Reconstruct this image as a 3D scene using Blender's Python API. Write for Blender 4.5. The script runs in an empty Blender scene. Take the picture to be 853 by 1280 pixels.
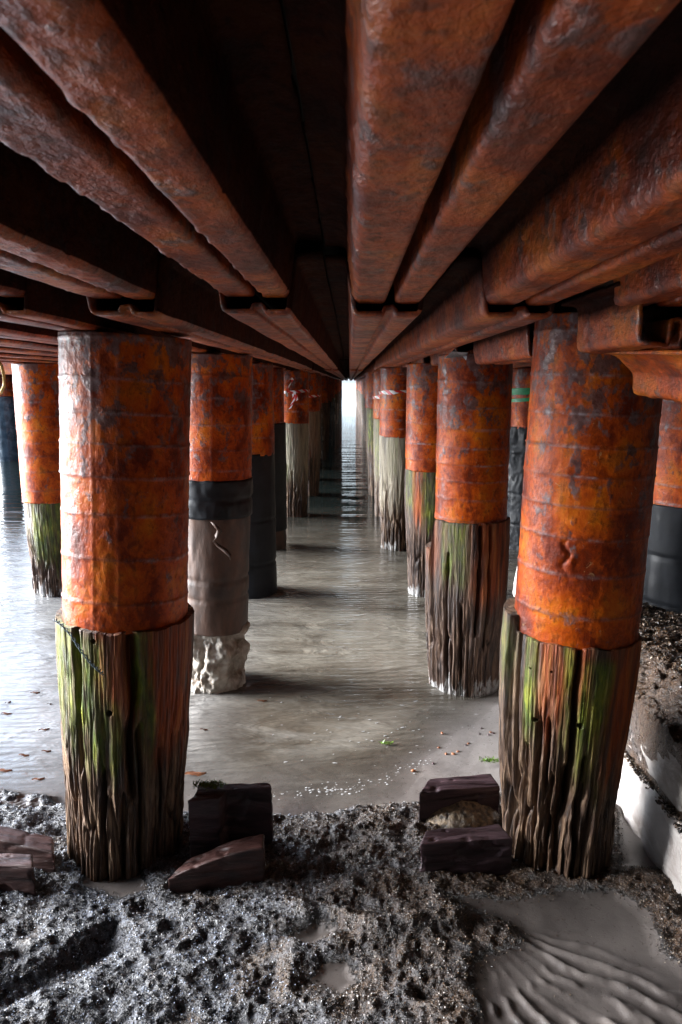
import bpy, bmesh, math, random
import numpy as np
from mathutils import Vector, Matrix

R = math.radians
rng = np.random.default_rng(7)
random.seed(7)
scene = bpy.context.scene
COL = scene.collection
EYE = 1.8
F = 900.0
PITCH = R(10.2)
YAW = R(0.67)

# ------------------------------------------------------------------ helpers
def ray(px, py):
    u = (px - 426.5) / F; v = (640.0 - py) / F
    cp, sp = math.cos(PITCH), math.sin(PITCH)
    d = Vector((u, cp + v * sp, -sp + v * cp))
    return Matrix.Rotation(YAW, 3, 'Z') @ d

def at(px, py, z=0.0):
    d = ray(px, py); t = (z - EYE) / d.z
    return Vector((d.x * t, d.y * t, z))

def atY(px, py, y):
    d = ray(px, py); t = y / d.y
    return Vector((d.x * t, y, EYE + d.z * t))

def _hash(ix, iy, iz, seed):
    h = (ix * 374761393 + iy * 668265263 + iz * 2147483647 + seed * 1274126177) & 0xFFFFFFFF
    h = ((h ^ (h >> 13)) * 1274126177) & 0xFFFFFFFF
    h = (h ^ (h >> 16)) & 0xFFFFFFFF
    h = (h * 2246822519) & 0xFFFFFFFF
    h = h ^ (h >> 15)
    return (h & 0xFFFFFF) / float(0xFFFFFF)

def vn(x, y, z, seed=0):
    x, y, z = np.broadcast_arrays(np.asarray(x, float), np.asarray(y, float), np.asarray(z, float))
    ix = np.floor(x).astype(np.int64); iy = np.floor(y).astype(np.int64); iz = np.floor(z).astype(np.int64)
    fx = x - ix; fy = y - iy; fz = z - iz
    fx = fx * fx * (3 - 2 * fx); fy = fy * fy * (3 - 2 * fy); fz = fz * fz * (3 - 2 * fz)
    r = 0
    for a in (0, 1):
        for b in (0, 1):
            for c in (0, 1):
                w = (fx if a else 1 - fx) * (fy if b else 1 - fy) * (fz if c else 1 - fz)
                r = r + w * _hash(ix + a, iy + b, iz + c, seed)
    return r

def fbm(x, y, z, octv=4, seed=0, gain=0.5):
    s = 0; a = 1; t = 0; f = 1
    for o in range(octv):
        s = s + a * vn(x * f + o * 17.3, y * f + o * 9.1, z * f + o * 5.7, seed + o); t += a; a *= gain; f *= 2.03
    return s / t

def sst(a, b, x):
    t = np.clip((x - a) / (b - a), 0, 1)
    return t * t * (3 - 2 * t)

def link(name, verts, faces, mat=None, parent=None, smooth=True, attrs=None):
    me = bpy.data.meshes.new(name)
    verts = np.asarray(verts, dtype=np.float32).reshape(-1, 3)
    if isinstance(faces, np.ndarray):
        n = len(faces); k = faces.shape[1]
        me.vertices.add(len(verts)); me.vertices.foreach_set('co', verts.ravel())
        me.loops.add(n * k); me.loops.foreach_set('vertex_index', faces.astype(np.int32).ravel())
        me.polygons.add(n)
        me.polygons.foreach_set('loop_start', np.arange(0, n * k, k, dtype=np.int32))
        try: me.polygons.foreach_set('loop_total', np.full(n, k, dtype=np.int32))
        except Exception: pass
        me.update(calc_edges=True); me.validate()
    else:
        me.from_pydata([tuple(map(float, v)) for v in verts], [], [tuple(f) for f in faces]); me.update()
    me.polygons.foreach_set('use_smooth', [smooth] * len(me.polygons))
    if attrs:
        for k_, v_ in attrs.items():
            v_ = np.asarray(v_, dtype=np.float32)
            if v_.ndim == 2:
                at_ = me.attributes.new(k_, 'FLOAT_COLOR', 'POINT')
                c4 = np.ones((len(v_), 4), np.float32); c4[:, :3] = v_
                at_.data.foreach_set('color', c4.ravel())
            else:
                at_ = me.attributes.new(k_, 'FLOAT', 'POINT'); at_.data.foreach_set('value', v_)
    if mat: me.materials.append(mat)
    o = bpy.data.objects.new(name, me); COL.objects.link(o)
    if parent: o.parent = parent
    return o

def grid_faces(nu, nv, wrap=False):
    # nu around (fast index), nv along
    iu = np.arange(nu if wrap else nu - 1); iv = np.arange(nv - 1)
    U, V = np.meshgrid(iu, iv)
    U2 = (U + 1) % nu
    return np.stack([V * nu + U, V * nu + U2, (V + 1) * nu + U2, (V + 1) * nu + U], -1).reshape(-1, 4)

def tag(o, label=None, cat=None, group=None, kind=None):
    if label: o['label'] = label
    if cat: o['category'] = cat
    if group: o['group'] = group
    if kind: o['kind'] = kind
    return o

def empty(name, loc, label, cat, group=None):
    o = bpy.data.objects.new(name, None); COL.objects.link(o)
    o.location = loc; o.empty_display_size = 0.1
    return tag(o, label, cat, group)

def copy_thing(o, loc, rot, label, group):
    r = o.copy(); COL.objects.link(r); r.location = loc; r.rotation_euler = rot
    tag(r, label, None, group)
    for ch in list(o.children):
        c = ch.copy(); COL.objects.link(c); c.parent = r
        for g in list(ch.children):
            d = g.copy(); COL.objects.link(d); d.parent = c
    return r

def tube(name, pts, rad, mat, parent=None, n=8, closed_ends=True, flat=1.0):
    pts = [Vector(p) for p in pts]; V = []; Fc = []
    up = Vector((0.13, 0.21, 0.97))
    for i, p in enumerate(pts):
        t = (pts[min(i + 1, len(pts) - 1)] - pts[max(i - 1, 0)]).normalized()
        a = t.cross(up).normalized(); b = a.cross(t).normalized()
        r_ = rad[i] if isinstance(rad, (list, tuple)) else rad
        for k in range(n):
            an = 2 * math.pi * k / n
            V.append(p + a * math.cos(an) * r_ * flat + b * math.sin(an) * r_)
    for i in range(len(pts) - 1):
        for k in range(n):
            Fc.append((i * n + k, i * n + (k + 1) % n, (i + 1) * n + (k + 1) % n, (i + 1) * n + k))
    Fc.append(tuple(range(n))[::-1]); Fc.append(tuple(range((len(pts) - 1) * n, len(pts) * n)))
    return link(name, V, Fc, mat, parent)

# ------------------------------------------------------------------ materials
def newmat(name):
    m = bpy.data.materials.new(name); m.use_nodes = True
    nt = m.node_tree; b = nt.nodes['Principled BSDF']
    return m, nt, b

class N:
    def __init__(s, nt): s.nt = nt
    def n(s, t, **kw):
        x = s.nt.nodes.new(t)
        for k, v in kw.items(): setattr(x, k, v)
        return x
    def l(s, a, b): s.nt.links.new(a, b)
    def coord(s, scale=(1, 1, 1), rnd=True, rot=(0, 0, 0)):
        tc = s.n('ShaderNodeTexCoord'); mp = s.n('ShaderNodeMapping')
        mp.inputs['Scale'].default_value = scale; mp.inputs['Rotation'].default_value = rot
        s.l(tc.outputs['Object'], mp.inputs['Vector'])
        if rnd:
            oi = s.n('ShaderNodeObjectInfo'); mu = s.n('ShaderNodeMath', operation='MULTIPLY'); mu.inputs[1].default_value = 37.0
            s.l(oi.outputs['Random'], mu.inputs[0])
            cx = s.n('ShaderNodeCombineXYZ'); s.l(mu.outputs[0], cx.inputs[0]); s.l(mu.outputs[0], cx.inputs[1]); s.l(mu.outputs[0], cx.inputs[2])
            s.l(cx.outputs[0], mp.inputs['Location'])
        return mp.outputs[0]
    def noise(s, vec, scale, detail=5, rough=0.55, dist=0.0):
        x = s.n('ShaderNodeTexNoise'); x.inputs['Scale'].default_value = scale; x.inputs['Detail'].default_value = detail
        x.inputs['Roughness'].default_value = rough; x.inputs['Distortion'].default_value = dist
        s.l(vec, x.inputs['Vector']); return x.outputs['Fac']
    def ramp(s, fac, stops, interp='LINEAR'):
        x = s.n('ShaderNodeValToRGB'); x.color_ramp.interpolation = interp
        e = x.color_ramp.elements
        while len(e) < len(stops): e.new(0.5)
        for i, (p, c) in enumerate(stops):
            e[i].position = p; e[i].color = (c if len(c) == 4 else (*c, 1)) if not isinstance(c, (int, float)) else (c, c, c, 1)
        s.l(fac, x.inputs[0]); return x.outputs[0]
    def mr(s, fac, a, b, c=0.0, d=1.0):
        x = s.n('ShaderNodeMapRange'); x.inputs[1].default_value = a; x.inputs[2].default_value = b
        x.inputs[3].default_value = c; x.inputs[4].default_value = d
        s.l(fac, x.inputs[0]); return x.outputs[0]
    def mix(s, fac, a, b, mode='MIX'):
        x = s.n('ShaderNodeMix'); x.data_type = 'RGBA'; x.blend_type = mode
        if isinstance(fac, (int, float)): x.inputs[0].default_value = fac
        else: s.l(fac, x.inputs[0])
        for v, i in ((a, 6), (b, 7)):
            if isinstance(v, tuple): x.inputs[i].default_value = (*v, 1)
            else: s.l(v, x.inputs[i])
        return x.outputs[2]
    def math(s, op, a, b=None, clamp=False):
        x = s.n('ShaderNodeMath', operation=op); x.use_clamp = clamp
        for v, i in ((a, 0), (b, 1)):
            if v is None: continue
            if isinstance(v, (int, float)): x.inputs[i].default_value = v
            else: s.l(v, x.inputs[i])
        return x.outputs[0]
    def attr(s, name, col=False):
        x = s.n('ShaderNodeAttribute'); x.attribute_name = name; return x.outputs['Color' if col else 'Fac']
    def bump(s, h, strength, dist, prev=None):
        x = s.n('ShaderNodeBump'); x.inputs['Strength'].default_value = strength; x.inputs['Distance'].default_value = dist
        s.l(h, x.inputs['Height'])
        if prev is not None: s.l(prev, x.inputs['Normal'])
        return x.outputs[0]

def rust_material(name, beam=False, dark=1.0):
    m, nt, b = newmat(name); k = N(nt)
    v = k.coord((1, 1, 0.75) if not beam else (1.0, 0.7, 1.0))
    n1 = k.noise(v, 6.0, 8, 0.68, 0.12)
    n2 = k.noise(v, 15, 8, 0.66, 0.12)
    n3 = k.noise(v, 55, 4, 0.6)
    n4 = k.noise(v, 24, 6, 0.68, 0.15)
    d = dark
    col = k.ramp(n1, [(0.30, (0.05*d, 0.009*d, 0.003*d)), (0.43, (0.20*d, 0.022*d, 0.001*d)), (0.52, (0.50*d, 0.076*d, 0.001*d)), (0.66, (0.64*d, 0.17*d, 0.004*d))])
    col = k.mix(k.mr(n4, 0.50, 0.66, 0, 0.75), col, (0.11*d, 0.018*d, 0.006*d))
    # mauve-grey scale patches, more of it near the top of a casing
    tc = k.n('ShaderNodeTexCoord'); sp = k.n('ShaderNodeSeparateXYZ'); k.l(tc.outputs['Object'], sp.inputs[0])
    if not beam:
        hi = k.mr(sp.outputs[2], 1.15, 1.95, -0.09, 0.075)
        pat = k.math('ADD', n2, hi)
    else:
        pat = k.math('ADD', n2, -0.05)
    pm = k.mr(pat, 0.525, 0.60)
    grey = k.ramp(n4, [(0.35, (0.06*d, 0.028*d, 0.026*d)), (0.55, (0.13*d, 0.085*d, 0.085*d)), (0.75, (0.27*d, 0.23*d, 0.24*d))])
    col = k.mix(k.math('MULTIPLY', pm, 0.88), col, grey)
    # small pale flecks and ochre stains
    fl = k.mr(k.noise(v, 34, 3, 0.7, 0.8), 0.68, 0.74)
    col = k.mix(k.math('MULTIPLY', fl, 0.7), col, (0.42*d, 0.26*d, 0.12*d))
    dk = k.mr(n3, 0.54, 0.64) if beam else k.mr(n3, 0.60, 0.70)
    col = k.mix(k.math('MULTIPLY', dk, 0.6), col, (0.05, 0.016, 0.010))
    if beam:
        tar = k.mr(k.math('ADD', k.attr('upper'), k.math('MULTIPLY', k.noise(v, 9, 4), 0.03)), 0.095, 0.125)  # shade painted as dark colour on upper flanges and right-facing flanks
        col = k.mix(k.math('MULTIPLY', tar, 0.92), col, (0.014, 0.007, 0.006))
    if not beam:
        rg = k.attr('ring')
        rn = k.math('MULTIPLY', k.mr(k.noise(v, 26, 5, 0.7), 0.40, 0.62), k.mr(k.noise(v, 3.5, 3, 0.6), 0.40, 0.58, 0.15, 1.0))
        col = k.mix(k.math('MULTIPLY', k.math('MULTIPLY', rg, rn), 0.85), col, (0.34, 0.30, 0.32))
        col = k.mix(k.math('MULTIPLY', k.math('MULTIPLY', rg, k.math('SUBTRACT', 1.0, rn)), 0.6), col, (0.09, 0.022, 0.010))
    k.l(col, b.inputs['Base Color'])
    ro = k.math('ADD', k.mr(n2, 0.3, 0.7, 0.52, 0.30), k.mr(n3, 0.3, 0.7, -0.05, 0.12))
    k.l(ro, b.inputs['Roughness'])
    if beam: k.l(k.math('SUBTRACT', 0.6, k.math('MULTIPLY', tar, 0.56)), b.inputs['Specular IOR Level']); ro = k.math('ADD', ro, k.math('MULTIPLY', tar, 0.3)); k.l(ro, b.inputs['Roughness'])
    else: b.inputs['Specular IOR Level'].default_value = 0.20
    h = k.math('ADD', k.math('MULTIPLY', pm, 0.25), k.math('MULTIPLY', n4, 0.7))
    nb = k.bump(h, 0.6, 0.004 if not beam else 0.013)
    nb = k.bump(k.math('ADD', n3, k.math('MULTIPLY', k.noise(v, 140, 3, 0.6), 0.5)), 0.7, 0.0038 if not beam else .006, nb)
    k.l(nb, b.inputs['Normal'])
    return m

def wood_material(name, base=((0.014, 0.007, 0.004), (0.085, 0.044, 0.024), (0.25, 0.16, 0.095))):
    m, nt, b = newmat(name); k = N(nt)
    v = k.coord((1, 1, 0.07)); v2 = k.coord((1, 1, 0.35))
    g = k.noise(v, 38, 6, 0.65, 0.25)
    g2 = k.noise(v, 120, 4, 0.6)
    bl = k.noise(v2, 9, 5, 0.6)
    col = k.ramp(g, [(0.38, base[0]), (0.5, base[1]), (0.63, base[2])])
    col = k.mix(k.mr(g2, .55, .68, 0, .7), col, base[0]); col = k.mix(k.mr(g2, .42, .32, 0, .5), col, base[2])
    col = k.mix(k.mr(bl, 0.45, 0.7, 0, 0.6), col, tuple(c * 0.35 for c in base[1]), 'MIX')
    ru = k.attr('rust')
    rcol = k.ramp(g, [(0.33, (0.06, 0.010, 0.003)), (0.52, (0.34, 0.060, 0.004)), (0.7, (0.50, 0.16, 0.02))])
    rf = k.math('MULTIPLY', ru, k.mr(k.noise(v, 14, 4), 0.25, 0.55, 0.5, 1.15), True)
    col = k.mix(rf, col, rcol)
    mo = k.attr('moss')
    mcol = k.ramp(k.noise(v2, 26, 5, 0.65), [(0.32, (0.016, 0.026, 0.004)), (0.5, (0.095, 0.14, 0.008)), (0.68, (0.30, 0.32, 0.025))])
    mf = k.math('MULTIPLY', mo, k.mr(k.noise(v, 30, 5, 0.65), 0.30, 0.52, 0.15, 1.0), True)
    col = k.mix(mf, col, mcol)
    wh = k.attr('pale')
    wf = k.mr(k.math('ADD', wh, k.math('MULTIPLY', k.noise(v2, 16, 6, 0.75), 1.1)), 1.04, 1.12)
    col = k.mix(wf, col, (0.42, 0.41, 0.40))
    we = k.attr('bleached')
    col = k.mix(k.math('MULTIPLY', we, k.mr(g, 0.3, 0.55, 0.25, 0.9), True), col, (0.33, 0.29, 0.21))
    k.l(col, b.inputs['Base Color'])
    k.l(k.mr(g, 0.3, 0.7, 0.42, 0.75), b.inputs['Roughness'])
    b.inputs['Specular IOR Level'].default_value = 0.4
    nb = k.bump(g, 0.9, 0.011); nb = k.bump(g2, 0.9, 0.005, nb); nb = k.bump(bl, 0.3, 0.004, nb)
    k.l(nb, b.inputs['Normal'])
    return m

def simple(name, c1, c2, scale, r1=0.4, r2=0.7, bump=0.4, bd=0.004, sc=(1, 1, 1), detail=6, spec=0.5):
    m, nt, b = newmat(name); k = N(nt); v = k.coord(sc)
    n = k.noise(v, scale, detail, 0.6, 0.3)
    k.l(k.ramp(n, [(0.35, c1), (0.65, c2)]), b.inputs['Base Color'])
    k.l(k.mr(n, 0.3, 0.7, r1, r2), b.inputs['Roughness'])
    b.inputs['Specular IOR Level'].default_value = spec
    nb = k.bump(n, bump, bd); nb = k.bump(k.noise(v, scale * 5, 4, 0.6), bump, bd * 0.4, nb)
    k.l(nb, b.inputs['Normal']); return m

M = {}
M['rust'] = rust_material('rusted_pipe_steel')
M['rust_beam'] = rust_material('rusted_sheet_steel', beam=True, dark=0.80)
M['wood'] = wood_material('weathered_pile_timber')
M['wood_red'] = wood_material('weathered_reddish_timber', ((0.014, 0.007, 0.005), (0.070, 0.036, 0.023), (0.19, 0.12, 0.08)))
M['black_wrap'] = simple('black_rubber_sheet', (0.006, 0.007, 0.009), (0.018, 0.020, 0.024), 6, 0.42, 0.65, 0.3, 0.006, spec=0.2)
M['blue_wrap'] = simple('dark_blue_plastic_sheet', (0.012, 0.022, 0.032), (0.03, 0.05, 0.066), 5, 0.15, 0.4, 0.5, 0.02)
M['grey_wrap'] = simple('muddy_grey_wrap', (0.018, 0.010, 0.007), (0.115, 0.062, 0.040), 7, 0.5, 0.75, 0.5, 0.01, (1, 1, 0.5))
M['bag'] = simple('dirty_white_sacking', (0.09, 0.055, 0.03), (0.46, 0.42, 0.36), 9, 0.5, 0.8, 0.5, 0.006)
M['block'] = simple('dark_purple_timber', (0.010, 0.004, 0.006), (0.060, 0.030, 0.036), 34, 0.35, 0.65, 0.9, 0.007, (0.12, 1, 1), 9)
M['block_red'] = simple('red_brown_timber', (0.014, 0.005, 0.004), (0.075, 0.028, 0.022), 34, 0.35, 0.65, 0.9, 0.007, (0.12, 1, 1), 9)
M['concrete'] = simple('pale_limewashed_block', (0.12, 0.085, 0.065), (0.46, 0.43, 0.41), 5, 0.5, 0.85, 1.0, 0.02, (1, .5, 1), 9)
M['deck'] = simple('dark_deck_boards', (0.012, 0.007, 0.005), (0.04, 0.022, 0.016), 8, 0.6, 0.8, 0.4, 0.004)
M['yellow'] = simple('yellow_rope_fibre', (0.55, 0.36, 0.08), (0.72, 0.55, 0.22), 60, 0.5, 0.7, 0.4, 0.002)
M['green'] = simple('green_webbing', (0.0, 0.16, 0.055), (0.01, 0.28, 0.10), 40, 0.4, 0.6, 0.2, 0.001)
M['wire'] = simple('blue_grey_twisted_wire', (0.03, 0.05, 0.06), (0.16, 0.22, 0.26), 90, 0.3, 0.5, 0.4, 0.001)
M['leaf'] = simple('brown_orange_leaf', (0.10, 0.035, 0.015), (0.28, 0.10, 0.035), 40, 0.4, 0.6, 0.3, 0.001)
M['weed'] = simple('bright_green_weed', (0.03, 0.07, 0.006), (0.12, 0.22, 0.02), 60, 0.3, 0.6, 0.5, 0.002)
M['bolt'] = simple('black_iron', (0.006, 0.005, 0.005), (0.02, 0.014, 0.012), 40, 0.5, 0.8, 0.3, 0.001)
M['foam'] = simple('sea_foam', (0.26, 0.25, 0.24), (0.48, 0.48, 0.48), 60, 0.6, 0.8, 0.5, 0.002)
M['tarp'] = simple('grey_blue_scrap', (0.30, 0.32, 0.36), (0.6, 0.62, 0.66), 30, 0.3, 0.5, 0.3, 0.002)
M['grit'] = simple('tan_grit_and_weed', (0.02, 0.012, 0.007), (0.24, 0.17, 0.10), 45, 0.4, 0.8, 1.0, 0.012, (1, 1, 1), 8)
M['wall'] = simple('dark_blocker_wall', (0.02, 0.018, 0.016), (0.06, 0.05, 0.045), 3, 0.7, 0.9, 0.4, 0.01)  # dark absorbing colour for the added light-blocking walls

def tape_material():
    m, nt, b = newmat('red_white_barrier_tape'); k = N(nt)
    u = k.attr('stripe')
    f = k.math('GREATER_THAN', k.math('FRACT', u), 0.5)
    k.l(k.mix(f, (0.80, 0.80, 0.80), (0.62, 0.02, 0.02)), b.inputs['Base Color']); b.inputs['Roughness'].default_value = 0.35
    return m
M['tape'] = tape_material()

def bed_material():
    m, nt, b = newmat('mussel_and_weed_bed'); k = N(nt); v = k.coord((1, 1, 1), rnd=False)
    n1 = k.noise(v, 5, 6, 0.6, 0.5); n2 = k.noise(v, 45, 6, 0.7, 0.6); n3 = k.noise(v, 150, 4, 0.65)
    col = k.ramp(n2, [(0.36, (0.007, 0.007, 0.009)), (0.48, (0.030, 0.031, 0.036)), (0.58, (0.085, 0.090, 0.105)), (0.70, (0.25, 0.27, 0.32))])
    tan = k.ramp(n3, [(0.38, (0.014, 0.008, 0.004)), (0.55, (0.085, 0.050, 0.024)), (0.68, (0.22, 0.15, 0.085))])
    tcb = k.n('ShaderNodeTexCoord'); spb = k.n('ShaderNodeSeparateXYZ'); k.l(tcb.outputs['Object'], spb.inputs[0])
    col = k.mix(k.mr(k.math('ADD', n1, k.mr(spb.outputs[0], -0.8, 0.8, -0.10, 0.13)), 0.45, 0.60, 0.05, 0.8), col, tan)
    col = k.mix(k.mr(n3, 0.60, 0.70, 0, 0.8), col, (0.34, 0.36, 0.40))
    vs = k.noise(v, 3.5, 7, 0.62, 0.3)
    col = k.mix(k.mr(spb.outputs[0], -.3, .5, 0, .75), col, (0.9, 0.66, 0.46), 'MULTIPLY')
    sand = k.ramp(vs, [(0.35, (0.052, 0.044, 0.041)), (0.65, (0.125, 0.108, 0.098))])
    sf = k.attr('sand')
    sfm = k.mr(k.math('ADD', sf, k.math('MULTIPLY', k.math('SUBTRACT', n2, 0.5), 1.3)), 0.40, 0.62)
    lt = k.attr('drysand')
    sand = k.mix(lt, sand, (0.33, 0.305, 0.29))
    col = k.mix(sfm, col, sand)
    k.l(col, b.inputs['Base Color'])
    k.l(k.math('ADD', k.math('MULTIPLY', sfm, 0.05), k.mr(n2, 0.3, 0.7, 0.14, 0.5)), b.inputs['Roughness'])
    inv = k.math('SUBTRACT', 1.0, k.math('MULTIPLY', sfm, 0.93))
    h = k.math('MULTIPLY', k.math('ADD', n2, k.math('MULTIPLY', n3, 0.6)), inv)
    nb = k.bump(h, 1.0, 0.014)
    nb = k.bump(k.math('MULTIPLY', k.noise(v, 400, 2), inv), 0.6, 0.002, nb)
    k.l(nb, b.inputs['Normal'])
    return m
M['bed'] = bed_material()

def chip_material():
    m, nt, b = newmat('shell_and_weed_fragments'); k = N(nt)
    k.l(k.attr('tint', True), b.inputs['Base Color']); b.inputs['Roughness'].default_value = 0.36
    b.inputs['Specular IOR Level'].default_value = 0.55
    return m
M['chip'] = chip_material()

def water_material():
    m, nt, b = newmat('murky_sea_water'); k = N(nt)
    v = k.coord((0.8, 1.0, 1), rnd=False, rot=(0, 0, R(14)))
    vw = k.coord((0.45, 1.25, 1), rnd=False, rot=(0, 0, R(-9)))
    vf = k.coord((0.07, 1.0, 1), rnd=False, rot=(0, 0, R(3)))
    c = k.noise(v, 1.1, 6, 0.62, 0.8)
    c2 = k.noise(k.coord((0.5, 1.6, 1), rnd=False, rot=(0, 0, R(-22))), 3.0, 6, 0.65, 0.7)
    col = k.ramp(c, [(0.33, (0.048, 0.036, 0.026)), (0.5, (0.105, 0.088, 0.068)), (0.68, (0.20, 0.18, 0.15))])
    col = k.mix(k.mr(c2, 0.50, 0.70, 0, 0.5), col, (0.235, 0.22, 0.195))
    # deeper, clearer and greener away from the beach
    tc = k.n('ShaderNodeTexCoord'); sp = k.n('ShaderNodeSeparateXYZ'); k.l(tc.outputs['Object'], sp.inputs[0])
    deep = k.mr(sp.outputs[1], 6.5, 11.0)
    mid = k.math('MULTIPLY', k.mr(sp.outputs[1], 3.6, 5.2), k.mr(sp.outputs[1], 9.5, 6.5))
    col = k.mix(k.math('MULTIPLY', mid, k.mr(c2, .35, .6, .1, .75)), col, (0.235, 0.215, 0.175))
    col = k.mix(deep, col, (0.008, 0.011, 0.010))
    left_pale = k.math('MULTIPLY', k.mr(sp.outputs[0], -0.5, -1.7), k.mr(sp.outputs[1], 9.0, 4.0), True)  # water colour gets paler towards the near left
    col = k.mix(k.math('MULTIPLY', left_pale, k.mr(c, .3, .6, .5, 1)), col, (0.30, 0.31, 0.325))
    k.l(col, b.inputs['Base Color'])
    k.l(k.mr(k.attr('depth'), 0.0, 0.045, 0.10, 1.0), b.inputs['Alpha'])
    k.l(k.mr(sp.outputs[1], 3, 9, .09, .025), b.inputs['Roughness'])
    b.inputs['IOR'].default_value = 1.33
    w1 = k.noise(vw, 5.5, 5, 0.55, 0.9)
    w2 = k.noise(v, 18, 4, 0.6, 0.6)
    near = k.mr(sp.outputs[1], 3.0, 8.0, 0.35, 1.0)
    wv = k.n('ShaderNodeTexWave'); wv.wave_type = 'BANDS'; wv.bands_direction = 'Y'; wv.inputs['Scale'].default_value = 4.2
    wv.inputs['Distortion'].default_value = 5.0; wv.inputs['Detail'].default_value = 3; wv.inputs['Detail Scale'].default_value = 1.4
    k.l(vw, wv.inputs['Vector'])
    h = k.math('ADD', k.math('MULTIPLY', w1, 1.0), k.math('MULTIPLY', wv.outputs['Fac'], 0.10))
    far = k.mr(sp.outputs[1], 6.0, 10.0)
    wf = k.noise(vf, 4.0, 3, 0.5, 0.3)
    h = k.math('MULTIPLY', k.math('MULTIPLY', h, near), k.math('SUBTRACT', 1.0, k.math('MULTIPLY', far, .99)))
    nb = k.bump(h, 0.8, 0.06); nb = k.bump(k.math('MULTIPLY', k.math('MULTIPLY', w2, near), k.math('SUBTRACT', 1.0, far)), 0.5, 0.012, nb)
    nb = k.bump(k.math('MULTIPLY', wf, far), 0.8, 0.042, nb)
    k.l(nb, b.inputs['Normal'])
    return m
M['water'] = water_material()

# ------------------------------------------------------------------ ground and water
WZ = -0.10
def yw(x): return 2.98 + 1.25 * (np.sqrt(np.maximum(0, x + .05) ** 2 + .01) - .1) * sst(-.05, .5, x) - np.maximum(0, -x - 0.6) * 0.05
def yb(x): return 2.86 + 0.05 * np.sin(x * 3.1) + 0.05 * np.clip(x, -1, 1)
def poly_mask(x, y, pts, soft=0.02):
    P = [(p.x, p.y) for p in pts]; n = len(P)
    inside = np.zeros(x.shape, bool); dmin = np.full(x.shape, 1e9)
    for i in range(n):
        x1, y1 = P[i]; x2, y2 = P[(i + 1) % n]
        c = ((y1 > y) != (y2 > y)) & (x < (x2 - x1) * (y - y1) / ((y2 - y1) + 1e-12) + x1)
        inside ^= c
        dx, dy = x2 - x1, y2 - y1
        t = np.clip(((x - x1) * dx + (y - y1) * dy) / (dx * dx + dy * dy + 1e-12), 0, 1)
        dmin = np.minimum(dmin, np.hypot(x - x1 - t * dx, y - y1 - t * dy))
    sd = np.where(inside, dmin, -dmin)
    return sst(-soft, soft, sd)
G = lambda *pp: [at(a, b_, 0.0) for a, b_ in pp]
POOL = G((556, 1122), (640, 1118), (700, 1108), (770, 1108), (815, 1140), (835, 1190), (900, 1230), (900, 1400), (560, 1400), (596, 1270), (588, 1228), (600, 1190), (655, 1172), (640, 1150), (585, 1140))
RIB = G((598, 1182), (650, 1168), (720, 1170), (870, 1245), (870, 1400), (600, 1400), (600, 1240))
POOL2 = G((385, 1222), (405, 1198), (440, 1195), (452, 1222), (425, 1242))
POOL3 = G((350, 1168), (400, 1150), (425, 1160), (395, 1178))
POOL4 = G((110, 1078), (170, 1088), (185, 1110), (150, 1118), (100, 1104))
RIGHTSAND = G((772, 990), (900, 1000), (900, 1062), (830, 1085), (775, 1080))
GULLY = G((150, 1150), (70, 1192), (0, 1232), (-80, 1265), (-80, 1300), (0, 1262), (60, 1232), (125, 1205), (158, 1172))
LEFTSH = G((-80, 958), (70, 972), (70, 1004), (-80, 1012))

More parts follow.
